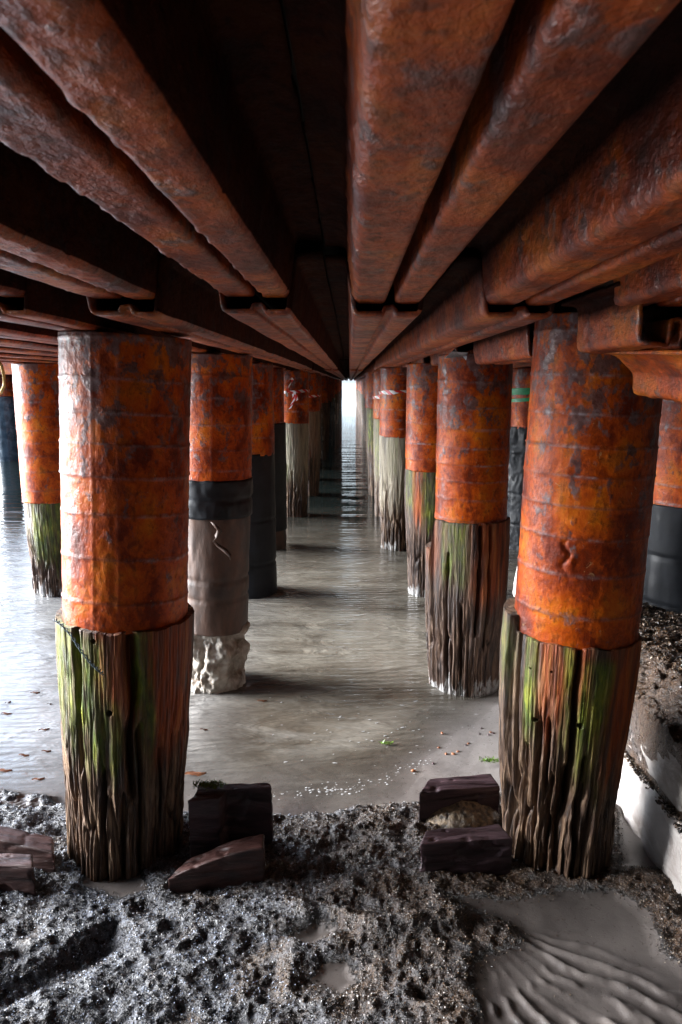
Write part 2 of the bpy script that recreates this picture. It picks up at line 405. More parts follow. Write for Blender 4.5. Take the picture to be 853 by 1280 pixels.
def ground(x, y, fine=True):
    wob = (fbm(x * 5, y * 5, 0, 4, 3) - 0.5) * 0.14
    base = WZ + 0.060 * (yw(x) + wob * 1.2 - y) + 0.016 * (fbm(x * 2.5, y * 2.5, 1, 3, 8) - 0.5)
    base = np.where(y > 3.0, np.maximum(base, WZ - 0.9), base)
    base = np.minimum(base, -0.045 + 0.0 * x)
    bed = sst(-0.03, 0.05, yb(x) + wob - y)
    lump = 0.055 * (fbm(x * 3.2, y * 4.2, 2, 4, 11) - 0.45)
    z = base * (1 - bed) + bed * (0.0 + lump)
    beach = np.clip((-0.2 - y), 0, 12) * 0.16
    if not fine: return z + beach
    nz = fbm(x * 22, y * 22, 0, 4, 21, 0.6)
    nf = fbm(x * 75, y * 75, 0, 3, 31, 0.6)
    pools = np.maximum.reduce([poly_mask(x + wob * .35, y + wob * .3, P, s) for P, s in ((POOL, .06), (POOL2, .035), (POOL3, .035), (POOL4, .04), (RIGHTSAND, .04))])
    # keep a crusty rim at the right pile and the far right edge
    sand = np.maximum(pools, (1 - bed))
    crust = bed * (1 - pools)
    mid = fbm(x * 8.5, y * 9.5, 2, 3, 61)
    z = z + crust * ((nz - 0.5) * 0.026 + (nf - 0.5) * 0.016 + (np.abs(mid - .5) * 2 - .3) * -0.036)
    z = z * (1 - pools) + pools * (-0.020 + 0.006 * (fbm(x * 4, y * 4, 4, 2, 5) - 0.5))
    rib = poly_mask(x + wob * .3, y, RIB, 0.06)
    o = at(560, 1130); ang = np.arctan2(-(y - o.y), x - o.x); rr = np.hypot(x - o.x, y - o.y)
    ph = ang * 15.5 + 3.4 * fbm(x * 6, y * 6, 7, 4, 44) + rr * 1.2
    s_ = 0.5 + 0.5 * np.sin(ph * 3.3)
    s_ = s_ ** 2.2 * (0.1 + 0.9 * sst(0.38, 0.58, fbm(x * 7, y * 7, 3, 3, 47)))
    z = z + pools * rib * s_ * 0.013
    z = z - crust * 0.06 * poly_mask(x + wob * .4, y + wob * .2, GULLY, 0.045)
    # drifted ridges seen curving through the bed
    rd = np.abs(y - (at(400, 1130).y - 0.12 * np.sin((x + 0.25) * 3.5)) + wob * .5)
    z = z + crust * 0.035 * np.exp(-(rd / 0.03) ** 2) * sst(-0.35, -0.1, x) * (1 - sst(0.3, 0.5, x))
    ls = poly_mask(x + wob * .5, y + wob * .3, LEFTSH, 0.05)
    z = z + (1 - bed) * ls * ((nz - 0.42) * 0.045 + 0.035 + 0.02 * (nf - 0.5))
    sand = sand * (1 - ls * sst(0.45, 0.55, nz))
    dry = (1 - bed) * sst(0.15, 1.1, x + wob) * .8 + pools * poly_mask(x, y, RIGHTSAND, 0.04)
    return z, sand, np.clip(dry, 0, 1) * 0.75, crust

FX0, FX1, FY0, FY1 = -2.0, 2.0, 1.25, 4.35
nx, ny = 640, 500
gx = np.linspace(FX0, FX1, nx); gy = np.linspace(FY0, FY1, ny)
X, Y = np.meshgrid(gx, gy)
z, sand, dry, crust = ground(X.ravel(), Y.ravel())
edge = np.minimum.reduce([X.ravel() - FX0, FX1 - X.ravel(), Y.ravel() - FY0, FY1 - Y.ravel()])
eb = sst(0, 0.12, edge)
zc = ground(X.ravel(), Y.ravel(), False)
z = z * eb + (zc - 0.02) * (1 - eb)
go = link('beach_ground', np.stack([X.ravel(), Y.ravel(), z], -1), grid_faces(nx, ny), M['bed'], attrs={'sand': sand, 'drysand': dry})
tag(go, kind='structure')
# the wide seabed sheet under everything
def axis(a, b_, lo, hi, st):
    mid = np.arange(lo, hi + 1e-6, st)
    return np.concatenate([-np.geomspace(abs(a), abs(lo) + st, 14), mid, np.geomspace(hi + st, b_, 14)])
ax = axis(-1500, 1500, -8, 8, 0.12); ay = axis(-1500, 1500, -14, 8, 0.12)
AX, AY = np.meshgrid(ax, ay)
xx, yy = AX.ravel(), AY.ravel()
zz = ground(np.clip(xx, -9, 9), np.clip(yy, -9, 40), False)
ins = sst(0.02, 0.1, np.minimum.reduce([xx - FX0, FX1 - xx, yy - FY0, FY1 - yy]))
zz = zz - 0.16 * ins - 0.004
sea = link('seabed_and_shore', np.stack([xx, yy, zz], -1), grid_faces(len(ax), len(ay)), M['bed'], attrs={'sand': np.where(yy < 2.6, 0.35 + 0 * xx, 1.0), 'drysand': np.zeros_like(xx)})
tag(sea, kind='structure')
wy = np.concatenate([np.linspace(2.3, 6, 90), np.linspace(6.5, 60, 40), np.geomspace(70, 3000, 12)]); wx = np.concatenate([-np.geomspace(3000, 5, 14), np.linspace(-4, 4, 160), np.geomspace(5, 3000, 14)])
WX, WY = np.meshgrid(wx, wy)
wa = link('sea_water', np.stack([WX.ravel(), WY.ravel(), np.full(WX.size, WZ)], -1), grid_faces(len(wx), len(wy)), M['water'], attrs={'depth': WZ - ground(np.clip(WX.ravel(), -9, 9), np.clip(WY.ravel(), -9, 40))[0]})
tag(wa, kind='structure')

# shells, weed and grit lying on the bed
def litter(n, name, label, xr, yr, hfun, keep, smin, smax):
    px = rng.uniform(*xr, n); py = rng.uniform(*yr, n)
    zz_, k_ = hfun(px, py)
    sel = rng.random(n) < k_
    px, py, zz_ = px[sel], py[sel], zz_[sel]; n = len(px)
    s = rng.uniform(smin, smax, n) ** 1.0
    nrm = rng.normal(size=(n, 3)) * 0.75 + np.array([0, 0, 1.0]); nrm /= np.linalg.norm(nrm, axis=1)[:, None]
    a = np.cross(nrm, rng.normal(size=(n, 3))); a /= np.linalg.norm(a, axis=1)[:, None]
    b_ = np.cross(nrm, a)
    asp = rng.uniform(0.35, 0.9, n)[:, None]
    c = np.stack([px, py, zz_ + s * 0.25], -1)
    s3 = s[:, None]
    V = np.stack([c - a * s3, c - b_ * s3 * asp + nrm * s3 * .1, c + a * s3 * rng.uniform(.6, 1, n)[:, None], c + b_ * s3 * asp - nrm * s3 * .1, c + nrm * s3 * 0.45], 1).reshape(-1, 3)
    i0 = np.arange(n)[:, None] * 5
    T = np.concatenate([i0 + np.array([[0, 1, 4]]), i0 + np.array([[1, 2, 4]]), i0 + np.array([[2, 3, 4]]), i0 + np.array([[3, 0, 4]])])
    pal = np.array([[.005, .005, .007], [.010, .009, .009], [.025, .018, .013], [.075, .050, .03], [.14, .125, .11], [.36, .38, .43], [.02, .025, .038]])
    patch = fbm(px * 3, py * 3, 9, 2, 77)
    w_base = np.array([.22, .16, .14, .11, .12, .13, .12])
    ci = rng.choice(7, n, p=w_base)
    ci = np.where((patch > .55) & (rng.random(n) < .4), rng.choice([2, 3, 3, 4], n), ci)
    ci = np.where((px < 0.1) & (rng.random(n) < .10), 5, ci)  # extra pale chips on the left imitate sky sheen in colour
    colr = np.repeat(pal[ci] * rng.uniform(.7, 1.3, n)[:, None], 5, 0)
    wm = np.repeat(sst(-.35, .45, px + .5 * (patch - .5)), 5)[:, None]
    colr = colr * ((1 - wm) * np.array([.95, 1.02, 1.15]) + wm * np.array([1.05, .82, .58]))  # left tinted blue as painted sky sheen, right tinted brown
    o = link(name, V, T, M['chip'], smooth=False, attrs={'tint': colr})
    tag(o, label, kind='stuff'); return o
def hf(x, y):
    z_, s_, d_, c_ = ground(x, y); return z_, c_ * 0.95 * sst(0.1, 0.5, fbm(x * 14, y * 14, 1, 2, 3)) + 0.004
litter(130000, 'shell_litter', 'dark broken mussel shells and weed scraps covering the bed below the piles', (-1.6, 1.6), (1.5, 3.05), hf, None, 0.0016, 0.0046)

# ------------------------------------------------------------------ piles
def casing_mesh(z0, z1, r=0.24, seed=0, step=0.125, seam=None, nth=112, lip=0.012, flare=0.0, dz=0.011, name='steel_casing', parent=None, tear=None):
    nz = max(8, int((z1 - z0) / dz))
    th = np.linspace(0, 2 * np.pi, nth, endpoint=False); zs = np.linspace(0, 1, nz)
    TH, ZT = np.meshgrid(th, zs)
    cx, sy = np.cos(TH), np.sin(TH)
    low = z0 + lip * (fbm(cx * 2 + 5, sy * 2, 0, 4, seed) - .5) * 2
    Z = low + (z1 - low) * ZT
    rr = r + 0.0016 * np.sin(TH * 2 + seed) + 0.001 * np.sin(TH * 3 + Z * 3)
    ph = (Z - z0) / step + 0.22 * (fbm(cx * .8, sy * .8, Z * 1.0, 2, seed + 5) - .5) + .25 * np.sin(Z * 7 + seed)
    band = np.floor(ph); fr = ph - band
    dist = np.minimum(fr, 1 - fr) * step
    ring = np.exp(-(dist / 0.0045) ** 2)
    rr = rr + 0.0026 * ring * (0.5 + 1.0 * vn(cx * 9, sy * 9, Z * 20, seed + 8))
    rr = rr + 0.0025 * (_hash(band.astype(np.int64), 3, 1, seed) - .5)       # every strake sits a little in or out
    rr = rr + 0.0022 * (fbm(cx * 9, sy * 9, Z * 30, 3, seed + 11) - .5) * 2
    if seam is not None:
        for s_ in seam:
            dd = np.abs(np.angle(np.exp(1j * (TH - s_)))) * r
            rr = rr + 0.0025 * np.exp(-(dd / 0.004) ** 2)
            ring = np.maximum(ring, 0.3 * np.exp(-(dd / 0.006) ** 2))
    if tear:
        ta, tz = tear
        dd = np.angle(np.exp(1j * (TH - ta))) * r
        line = 0.02 * np.sign(dd) * 0
        e = np.exp(-((dd - 0.012 * np.sin((Z - tz) * 90)) / 0.006) ** 2) * np.exp(-((Z - tz - .02) / 0.045) ** 2)
        rr = rr - 0.016 * e + 0.010 * np.exp(-((dd - 0.02) / 0.012) ** 2) * np.exp(-((Z - tz) / 0.022) ** 2)
    rr = rr + flare * np.exp(-(Z - low) / 0.02)
    V = np.stack([cx * rr, sy * rr, Z], -1).reshape(-1, 3)
    Fc = grid_faces(nth, nz, True)
    # inner lip so the pipe wall shows a thickness
    vi = np.stack([np.cos(th) * (r - 0.012), np.sin(th) * (r - 0.012), low[0]], -1)
    vi2 = np.stack([np.cos(th) * (r - 0.012), np.sin(th) * (r - 0.012), low[0] + 0.06], -1)
    top = np.stack([np.cos(th) * (r - 0.012), np.sin(th) * (r - 0.012), Z[-1]], -1)
    top2 = np.stack([np.cos(th) * 0.005, np.sin(th) * 0.005, Z[-1] - .004], -1)
    n0 = len(V); V = np.concatenate([V, vi, vi2, top, top2])
    i = np.arange(nth); j = (i + 1) % nth
    F2 = np.stack([n0 + i, n0 + j, j, i], -1)
    F3 = np.stack([n0 + nth + i, n0 + nth + j, n0 + j, n0 + i], -1)
    l0 = (nz - 1) * nth
    F4 = np.stack([l0 + i, l0 + j, n0 + 2 * nth + j, n0 + 2 * nth + i], -1)
    F5 = np.stack([n0 + 2 * nth + i, n0 + 2 * nth + j, n0 + 3 * nth + j, n0 + 3 * nth + i], -1)
    rg = np.concatenate([ring.ravel(), np.zeros(4 * nth)])
    return link(name, V, np.concatenate([Fc, F2, F3, F4, F5]), M['rust'], parent, attrs={'ring': rg})

def post_mesh(z0, z1, rb, rt, seed=0, cracks=(), holes=(), moss=(), rust=(), pale=0.0, paletop=None, bleach=0.0, splint=None, nth=360, nz=240, bulge=0.0,
              groove=1.0, mat='wood', parent=None, name='timber_post', waist=0.0):
    th = np.linspace(-np.pi, np.pi, nth, endpoint=False)
    zs = np.linspace(0, 1, nz) ** 1.0
    TH, ZT = np.meshgrid(th, zs)
    cx, sy = np.cos(TH), np.sin(TH)
    top = z1 + 0.012 * (fbm(cx * 4, sy * 4, 0, 3, seed) - .5) * 2
    if splint:
        for (sa, sw, sz, st) in splint:
            dd = np.abs(np.angle(np.exp(1j * (TH - sa))))
            top = top + (sz - z1) * sst(sw, sw * .9, dd)
    Z = z0 + (top - z0) * ZT
    t = (Z - z0) / (z1 - z0)
    r = rb + (rt - rb) * sst(0.0, 1.0, t) + bulge * np.sin(np.clip(t, 0, 1) * np.pi) + 0.012 * (fbm(cx * 1.3, sy * 1.3, Z * 1.5, 2, seed + 1) - .5) * 2
    wx = 0.05 * (fbm(cx * 2, sy * 2, Z * 3, 2, seed + 2) - .5)
    low = 1 - sst(0.35, 0.85, t + 0.25 * (fbm(cx * 3, sy * 3, 0, 2, seed + 4) - .5))
    q = 5.2
    wx = wx + 0.03 * (fbm(cx * 5, sy * 5, Z * 9, 2, seed + 31) - .5); n1 = vn((cx + wx) * q * 1.25, (sy + wx) * q * 1.25, Z * 2.1, seed + 5); n2 = vn((cx + wx) * q * 2.4, (sy + wx) * q * 2.4, Z * 2.6, seed + 6)
    n3 = vn(cx * q * 6, sy * q * 6, Z * 6, seed + 7); n4 = vn(cx * q * 14, sy * q * 14, Z * 14, seed + 9); n5 = vn((cx + wx * 2) * q * 4.2, (sy + wx) * q * 4.2, Z * 5, seed + 10)
    gr = -np.exp(-(np.abs(n1 - .5) / 0.045) ** 1.3) * 0.022 * sst(.25, .6, n5 + .3 * low) - np.exp(-(np.abs(n2 - .5) / 0.08) ** 1.2) * 0.014 - np.exp(-(np.abs(n5 - .5) / 0.09) ** 1.2) * 0.006
    r = r + groove * (gr * (0.12 + 0.88 * low) + (n1 - .5) * 0.016 * low + (n3 - .5) * (0.003 + 0.006 * low) + (n4 - .5) * 0.0045)
    ck = np.zeros_like(r)
    for (ca, za, zb, w, dep, wand) in cracks:
        c0 = ca + wand * (fbm(Z * 4, 0 * Z, 0 * Z + ca, 3, seed + 13) - .5) * 2
        dd = np.abs(np.angle(np.exp(1j * (TH - c0)))) * rt
        prof = sst(za - .03, za + .06, Z) * (1 - sst(zb - .06, zb + .02, Z))
        ww = w * (0.45 + 0.9 * fbm(Z * 9, 0 * Z, 0 * Z, 2, seed + 15))
        r = r - dep * np.exp(-(dd / ww) ** 2) * prof
    for (ha, hz, hr) in holes:
        dd = np.hypot(np.angle(np.exp(1j * (TH - ha))) * rt, Z - hz)
        r = r - 0.05 * (1 - sst(hr * .85, hr * 1.05, dd))
    if splint:
        for (sa, sw, sz, st) in splint:
            dd = np.abs(np.angle(np.exp(1j * (TH - sa))))
            r = r + st * sst(sw, sw * .85, dd) * (0.4 + 0.6 * sst(0.1, 0.5, t))
    V = np.stack([cx * r, sy * r, Z], -1).reshape(-1, 3)
    Fc = grid_faces(nth, nz, True)
    l0 = (nz - 1) * nth; n0 = len(V)
    ri = np.stack([np.cos(th) * (rt - 0.09), np.sin(th) * (rt - 0.09), top[-1] + .0 * th], -1)
    rc = np.stack([np.cos(th) * .004, np.sin(th) * .004, top[-1] * 0 + z1], -1)
    i = np.arange(nth); j = (i + 1) % nth
    V = np.concatenate([V, ri, rc])
    F2 = np.stack([l0 + i, l0 + j, n0 + j, n0 + i], -1); F3 = np.stack([n0 + i, n0 + j, n0 + nth + j, n0 + nth + i], -1)
    def mask(lst):
        m_ = np.zeros_like(r)
        for (ma, wa_, za, zb, s_) in lst:
            dd = np.abs(np.angle(np.exp(1j * (TH - ma - 0.12 * (vn(Z * 5, 0 * Z, 0 * Z, seed + 17) - .5)))))
            edge_ = (fbm(cx * 14, sy * 14, Z * 2, 3, seed + 19) - .5)
            blot = .55 + .45 * sst(.36, .58, fbm(cx * 7, sy * 7, Z * 5 + za * 9, 3, seed + 37))
            m_ = np.maximum(m_, s_ * blot * sst(wa_ * 1.3, wa_ * .5, dd + edge_ * wa_) * sst(za - .1, za + .1, Z + edge_ * .35) * (1 - sst(zb - .02, zb + .03, Z)))
        return m_
    ms, rs = mask(moss), mask(rust)
    pl = np.zeros_like(r)
    if pale > 0:
        pt = paletop if paletop else z0 + .25
        pl = 0.60 * pale * (1 - sst(WZ + .02, pt, Z + .25 * (fbm(cx * 5, sy * 5, Z * 3, 2, seed + 23) - .5)))
    bl = np.full_like(r, 0.0) + bleach * sst(0.35, 0.6, t + .5 * (fbm(cx * 3, sy * 3, Z, 2, seed + 29) - .5))
    ext = lambda a: np.concatenate([a.ravel(), np.zeros(2 * nth)])
    return link(name, V, np.concatenate([Fc, F2, F3]), M[mat], parent, attrs={'moss': ext(ms), 'rust': ext(rs), 'pale': ext(pl), 'bleached': ext(bl)})

def wrap_mesh(z0, z1, r, seed, mat, name, parent, amp=0.012, fold=6, straps=(), nth=112, dz=0.014, rt=None):
    nz = max(6, int((z1 - z0) / dz))
    th = np.linspace(0, 2 * np.pi, nth, endpoint=False); TH, ZT = np.meshgrid(th, np.linspace(0, 1, nz))
    cx, sy = np.cos(TH), np.sin(TH); Z = z0 + (z1 - z0) * ZT + 0.008 * (fbm(cx * 3, sy * 3, 0, 2, seed) - .5)
    r0 = r + ((rt - r) * ZT if rt else 0)
    n = fbm(cx * 2.2, sy * 2.2, Z * fold, 4, seed + 1)
    rr = r0 + amp * (np.abs(n - .5) * 4 - .6)
    for s_ in straps:
        rr = rr - 0.010 * np.exp(-((Z - s_) / 0.012) ** 2)
    V = np.stack([cx * rr, sy * rr, Z], -1).reshape(-1, 3)
    i = np.arange(nth); j = (i + 1) % nth; n0 = len(V); l0 = (nz - 1) * nth
    a = np.stack([np.cos(th) * (r - .04), np.sin(th) * (r - .04), Z[-1]], -1); b_ = np.stack([np.cos(th) * (r - .04), np.sin(th) * (r - .04), Z[0]], -1)
    V = np.concatenate([V, a, b_])
    Fc = np.concatenate([grid_faces(nth, nz, True), np.stack([l0 + i, l0 + j, n0 + j, n0 + i], -1), np.stack([n0 + nth + i, n0 + nth + j, j, i], -1)])
    return link(name, V, Fc, M[mat], parent)

def lean(o, dx=0.0, dy=0.0):       # lean per metre; the head stays put, the foot moves
    o.rotation_euler = (-math.atan(dy), math.atan(dx), 0)
    o.location.x -= dx * 1.9; o.location.y -= dy * 1.9

TOPZ = 1.962
BOT = -0.35
def ang(p, s):      # angle on pile at p for a sideways position s (-1..1) as the beach side sees it
    return math.atan2(-p[1], -p[0]) + math.asin(s)

# --- left front pile
PL1 = (-0.785, 2.58)
L1 = empty('pier_pile', (*PL1, 0), 'left front pile, rusty casing on a cracked timber foot with bright green algae', 'pile', 'piles of the pier')
casing_mesh(0.945, TOPZ, 0.222, 1, 0.128, (ang(PL1, -.5), ang(PL1, -.12)), parent=L1, nth=200, dz=.006)
post_mesh(-0.12, 0.955, 0.216, 0.246, 2,
          cracks=((ang(PL1, .05), .30, .97, .016, .09, .10), (ang(PL1, -.70), .42, .97, .010, .07, .05), (ang(PL1, .22), .0, .62, .012, .06, .08), (ang(PL1, -.38), -.1, .45, .010, .05, .08), (ang(PL1, .55), -.1, .5, .010, .05, .08), (ang(PL1, -.85), -.1, .4, .008, .04, .05), (ang(PL1, -.08), -.1, .35, .010, .05, .06)),
          holes=((ang(PL1, -.25), .66, .011), (ang(PL1, -.45), .925, .009)),
          moss=((ang(PL1, -.52), .30, .50, .93, 1.0), (ang(PL1, -.22), .10, .45, .7, .8), (ang(PL1, .25), .15, .46, .95, .95), (ang(PL1, -.9), .35, .5, .97, .65)),
          rust=((ang(PL1, .0), .22, .62, .97, .9), (ang(PL1, .72), .55, .45, .97, .95), (ang(PL1, -.25), .2, .7, .97, .8)),
          parent=L1, nth=620, nz=400)
lean(L1, 0.052, 0)
wp = [atY(px, py, y) for px, py, y in ((69, 774, 2.33), (78, 781, 2.32), (90, 794, 2.315), (101, 812, 2.31), (112, 826, 2.31), (122, 836, 2.31), (129, 842, 2.32))]
def spiral(path, rad, turns):
    out = []; n = len(path) * 7
    for i in range(n):
        t_ = i / (n - 1) * (len(path) - 1); a = int(min(t_, len(path) - 2)); f_ = t_ - a
        p = path[a].lerp(path[a + 1], f_)
        out.append(p + Vector((math.cos(i / n * turns * 6.28) * rad, -abs(rad) * .3, math.sin(i / n * turns * 6.28) * rad)))
    return out
wr = empty('twisted_wire', wp[0], 'frayed blue grey wire hanging from the collar of the left front pile', 'wire')
for q_ in range(2):
    s_ = tube('wire_strand', [p - wp[0] for p in spiral(wp, 0.005 * (1 if q_ else -1), 7)], 0.0022, M['wire'], wr, 6)

# --- right front pile
PR1 = (0.868, 2.58)
R1 = empty('pier_pile', (*PR1, 0), 'right front pile, orange banded casing over split timber with a splintered left edge', 'pile', 'piles of the pier')
casing_mesh(0.893, TOPZ + .06, 0.22, 21, 0.119, (), parent=R1, nth=200, dz=.006, tear=(ang(PR1, -.22), 1.20))
post_mesh(-0.12, 0.90, 0.20, 0.233, 22,
          cracks=((ang(PR1, -.78), -.1, .95, .010, .07, .03), (ang(PR1, .12), .25, .92, .011, .09, .04), (ang(PR1, .02), .0, .45, .016, .08, .08), (ang(PR1, -.40), .15, .62, .010, .05, .06), (ang(PR1, -.6), -.1, .5, .009, .05, .05), (ang(PR1, .35), -.1, .5, .011, .05, .06), (ang(PR1, -.15), -.1, .42, .010, .05, .06), (ang(PR1, -.25), .3, .62, .007, .045, .03)),
          holes=((ang(PR1, .22), .615, .011), (ang(PR1, -.27), .80, .004), (ang(PR1, -.58), .79, .004), (ang(PR1, -.48), .60, .009)),
          moss=((ang(PR1, -.60), .13, .5, .93, .95), (ang(PR1, -.05), .10, .5, .9, .7), (ang(PR1, .38), .26, .38, .85, .95), (ang(PR1, -.95), .2, .7, .93, .7)),
          rust=((ang(PR1, -.30), .24, .6, .93, .9), (ang(PR1, .1), .25, .7, .93, .8), (ang(PR1, .85), .5, .4, .93, .95)),
          splint=((ang(PR1, -1.0), .55, .955, .030),), parent=R1, nth=620, nz=400)
lean(R1, 0.026, 0)

# --- second row
def pile(x, y, label, group='piles of the pier', dx=0, dy=0):
    o = empty('pier_pile', (x, y, 0), label, 'pile', group); lean(o, dx, dy); return o
PR2 = (0.745, 4.36)
R2 = pile(*PR2, 'second right pile, thick timber foot with white barnacles standing at the waterline')
casing_mesh(0.975, TOPZ, 0.217, 41, 0.118, (), parent=R2, nth=160, dz=.008, flare=.004)
post_mesh(BOT, 0.985, 0.20, 0.236, 42, bulge=0.012,
          cracks=((ang(PR2, .25), .3, 1.0, .009, .07, .05), (ang(PR2, -.55), -.1, .8, .010, .06, .05), (ang(PR2, .5), .2, 1.0, .008, .05, .05), (ang(PR2, -.15), -.1, .5, .01, .05, .05)),
          moss=((ang(PR2, -.42), .36, .62, .98, .95),), rust=((ang(PR2, .6), .6, .5, .99, .7), (ang(PR2, -.9), .3, .7, .99, .4)), pale=1.0, paletop=.14,
          splint=((ang(PR2, -1.0), .5, .80, .028),), parent=R2, nth=400, nz=260, mat='wood_red')
sc_ = link('cloth_scrap', [(0, 0, 0), (.10, .0, .012), (.12, -.05, .03), (.03, -.06, .035), (.05, -.02, .05), (0.0, -.07, .005), (.12, .01, -.01)], [(0, 1, 4, 3), (1, 2, 3, 4), (0, 3, 5), (1, 2, 6)], M['tarp'])
sc_.location = atY(556, 448, 4.05); tag(sc_, 'grey scrap of cloth tucked above the second right pile', 'cloth')

PL2 = (-0.80, 4.36)
L2 = pile(*PL2, 'second left pile, rusty above a black rubber band and muddy grey sleeve', dx=.03)
casing_mesh(1.20, TOPZ, 0.222, 61, 0.122, (ang(PL2, -.1),), parent=L2, nth=140, dz=.009)
wrap_mesh(1.005, 1.235, 0.23, 62, 'black_wrap', 'rubber_band', L2, .010, 9, (1.115,))
wrap_mesh(0.28, 1.02, 0.205, 63, 'grey_wrap', 'sleeve', L2, .007, 2.0, (.62, .5), rt=.217)
wrap_mesh(-0.2, 0.31, 0.198, 64, 'bag', 'sacking_foot', L2, .042, 7, (.10, .02), nth=200, dz=.008)
post_mesh(BOT, 0.30, 0.16, 0.17, 65, parent=L2, nth=80, nz=30)
tp = [(0.02 + .03 * math.sin(i * 1.1) + i * .012, -.245 - .01 * math.sin(i * 2), 1.0 - i * .028) for i in range(9)]
tube('torn_flap', tp, [.004, .012, .016, .012, .008, .010, .014, .010, .003], M['grey_wrap'], L2, 8, flat=1.0)

PL3 = (-0.905, 6.4)
L3 = pile(*PL3, 'third left pile, rusty top and black sheet wrapped down to the water')
casing_mesh(1.17, TOPZ, 0.235, 71, 0.13, parent=L3, dz=.012)
wrap_mesh(BOT, 1.19, 0.238, 72, 'black_wrap', 'plastic_sleeve', L3, .006, 3, (.6, .2))
PR3 = (0.735, 6.4)
R3 = pile(*PR3, 'third right pile, long rusty casing on a brown and green streaked timber foot')
casing_mesh(1.035, TOPZ, 0.236, 81, 0.14, parent=R3, dz=.012)
post_mesh(BOT, 1.045, 0.185, 0.238, 82, moss=((ang(PR3, .1), .45, .55, 1.05, .8), (ang(PR3, -.8), .3, .7, 1.05, .6)), rust=((ang(PR3, -.45), .25, .6, 1.05, 1.0),), pale=1.0, paletop=.1, parent=R3, nth=220, nz=150, mat='wood_red')
PO = (-2.70, 6.4)
O1 = pile(*PO, 'pale lit outer pile left of the left front pile, short mossy timber foot')
casing_mesh(0.755, TOPZ, 0.24, 91, 0.13, parent=O1, dz=.012, flare=.004)
post_mesh(BOT, 0.765, 0.2, 0.232, 92, moss=((ang(PO, 0.1), 1.0, .2, .78, .7),), pale=1.0, paletop=.15, parent=O1, nth=220, nz=150, groove=1.4, mat='wood_red')
PL4 = (-0.965, 8.25)
L4 = pile(*PL4, 'fourth left pile, slim and dark, black sleeve above a pale concrete foot')
casing_mesh(1.33, TOPZ, 0.22, 101, 0.15, parent=L4, dz=.02)
wrap_mesh(0.12, 1.35, 0.238, 102, 'black_wrap', 'plastic_sleeve', L4, .006, 3)
wrap_mesh(BOT, 0.14, 0.225, 103, 'grey_wrap', 'concrete_foot', L4, .01, 4)
PR4 = (0.58, 8.25)
R4 = pile(*PR4, 'fourth right pile with red and white tape and a bleached split timber foot')
casing_mesh(1.195, TOPZ, 0.238, 111, 0.11, parent=R4, dz=.012)
post_mesh(BOT, 1.205, 0.215, 0.24, 112, cracks=((ang(PR4, .42), -.2, 1.25, .022, .09, .04),), moss=((ang(PR4, -.3), .32, .78, 1.2, 1.0),), bleach=1.0, pale=.9, paletop=.05, parent=R4, nth=220, nz=150, groove=1.2)
PL5 = (-0.80, 10.3)
L5 = pile(*PL5, 'fifth left pile with knotted red and white tape and a bleached timber foot')
casing_mesh(1.235, TOPZ, 0.222, 121, 0.13, parent=L5, dz=.02)
post_mesh(BOT, 1.245, 0.185, 0.222, 122, moss=((ang(PL5, -.45), .3, .5, 1.1, 1.0),), bleach=1.0, parent=L5, nth=180, nz=120, groove=1.2)
PR5 = (0.575, 10.3)
R5 = pile(*PR5, 'fifth right pile just showing behind the fourth, with tape and greenish timber')
casing_mesh(1.30, TOPZ, 0.238, 131, 0.13, parent=R5, dz=.02)
post_mesh(BOT, 1.31, 0.2, 0.235, 132, moss=((ang(PR5, -.6), .6, .5, 1.3, .8),), bleach=.5, parent=R5, nth=140, nz=90)
PL6 = (-0.73, 12.25)
L6 = pile(*PL6, 'sixth left pile with brown timber foot, last one catching light on the left')
casing_mesh(1.33, TOPZ, 0.235, 141, 0.13, parent=L6, dz=.02)
post_mesh(BOT, 1.34, 0.2, 0.235, 142, rust=((ang(PL6, 0), 1.2, .6, 1.34, .5),), bleach=.6, parent=L6, nth=140, nz=90)
PR6 = (0.50, 12.25)
R6 = pile(*PR6, 'sixth right pile with green algae on its timber, left of the taped pile')
casing_mesh(1.38, TOPZ, 0.235, 151, 0.13, parent=R6, dz=.02)
post_mesh(BOT, 1.39, 0.17, 0.22, 152, moss=((ang(PR6, -.4), .8, .7, 1.39, .9),), parent=R6, nth=140, nz=90)
PQ1 = (2.10, 4.42)
Q1 = pile(*PQ1, 'outer right pile beside the weedy bank, rusty top and dark grey smooth sleeve')
casing_mesh(1.05, TOPZ - .12, 0.24, 161, 0.13, parent=Q1, dz=.012)
wrap_mesh(BOT, 1.07, 0.243, 162, 'black_wrap', 'plastic_sleeve', Q1, .004, 2, (.75, .45))
PQ2 = (2.06, 8.25)
Q2 = pile(*PQ2, 'black wrapped pile with green strap glimpsed between the second and front right piles')
casing_mesh(1.29, TOPZ, 0.225, 171, 0.13, parent=Q2, dz=.02)
wrap_mesh(BOT, 1.31, 0.236, 172, 'black_wrap', 'plastic_sleeve', Q2, .022, 5, (1.0, .55, .2))

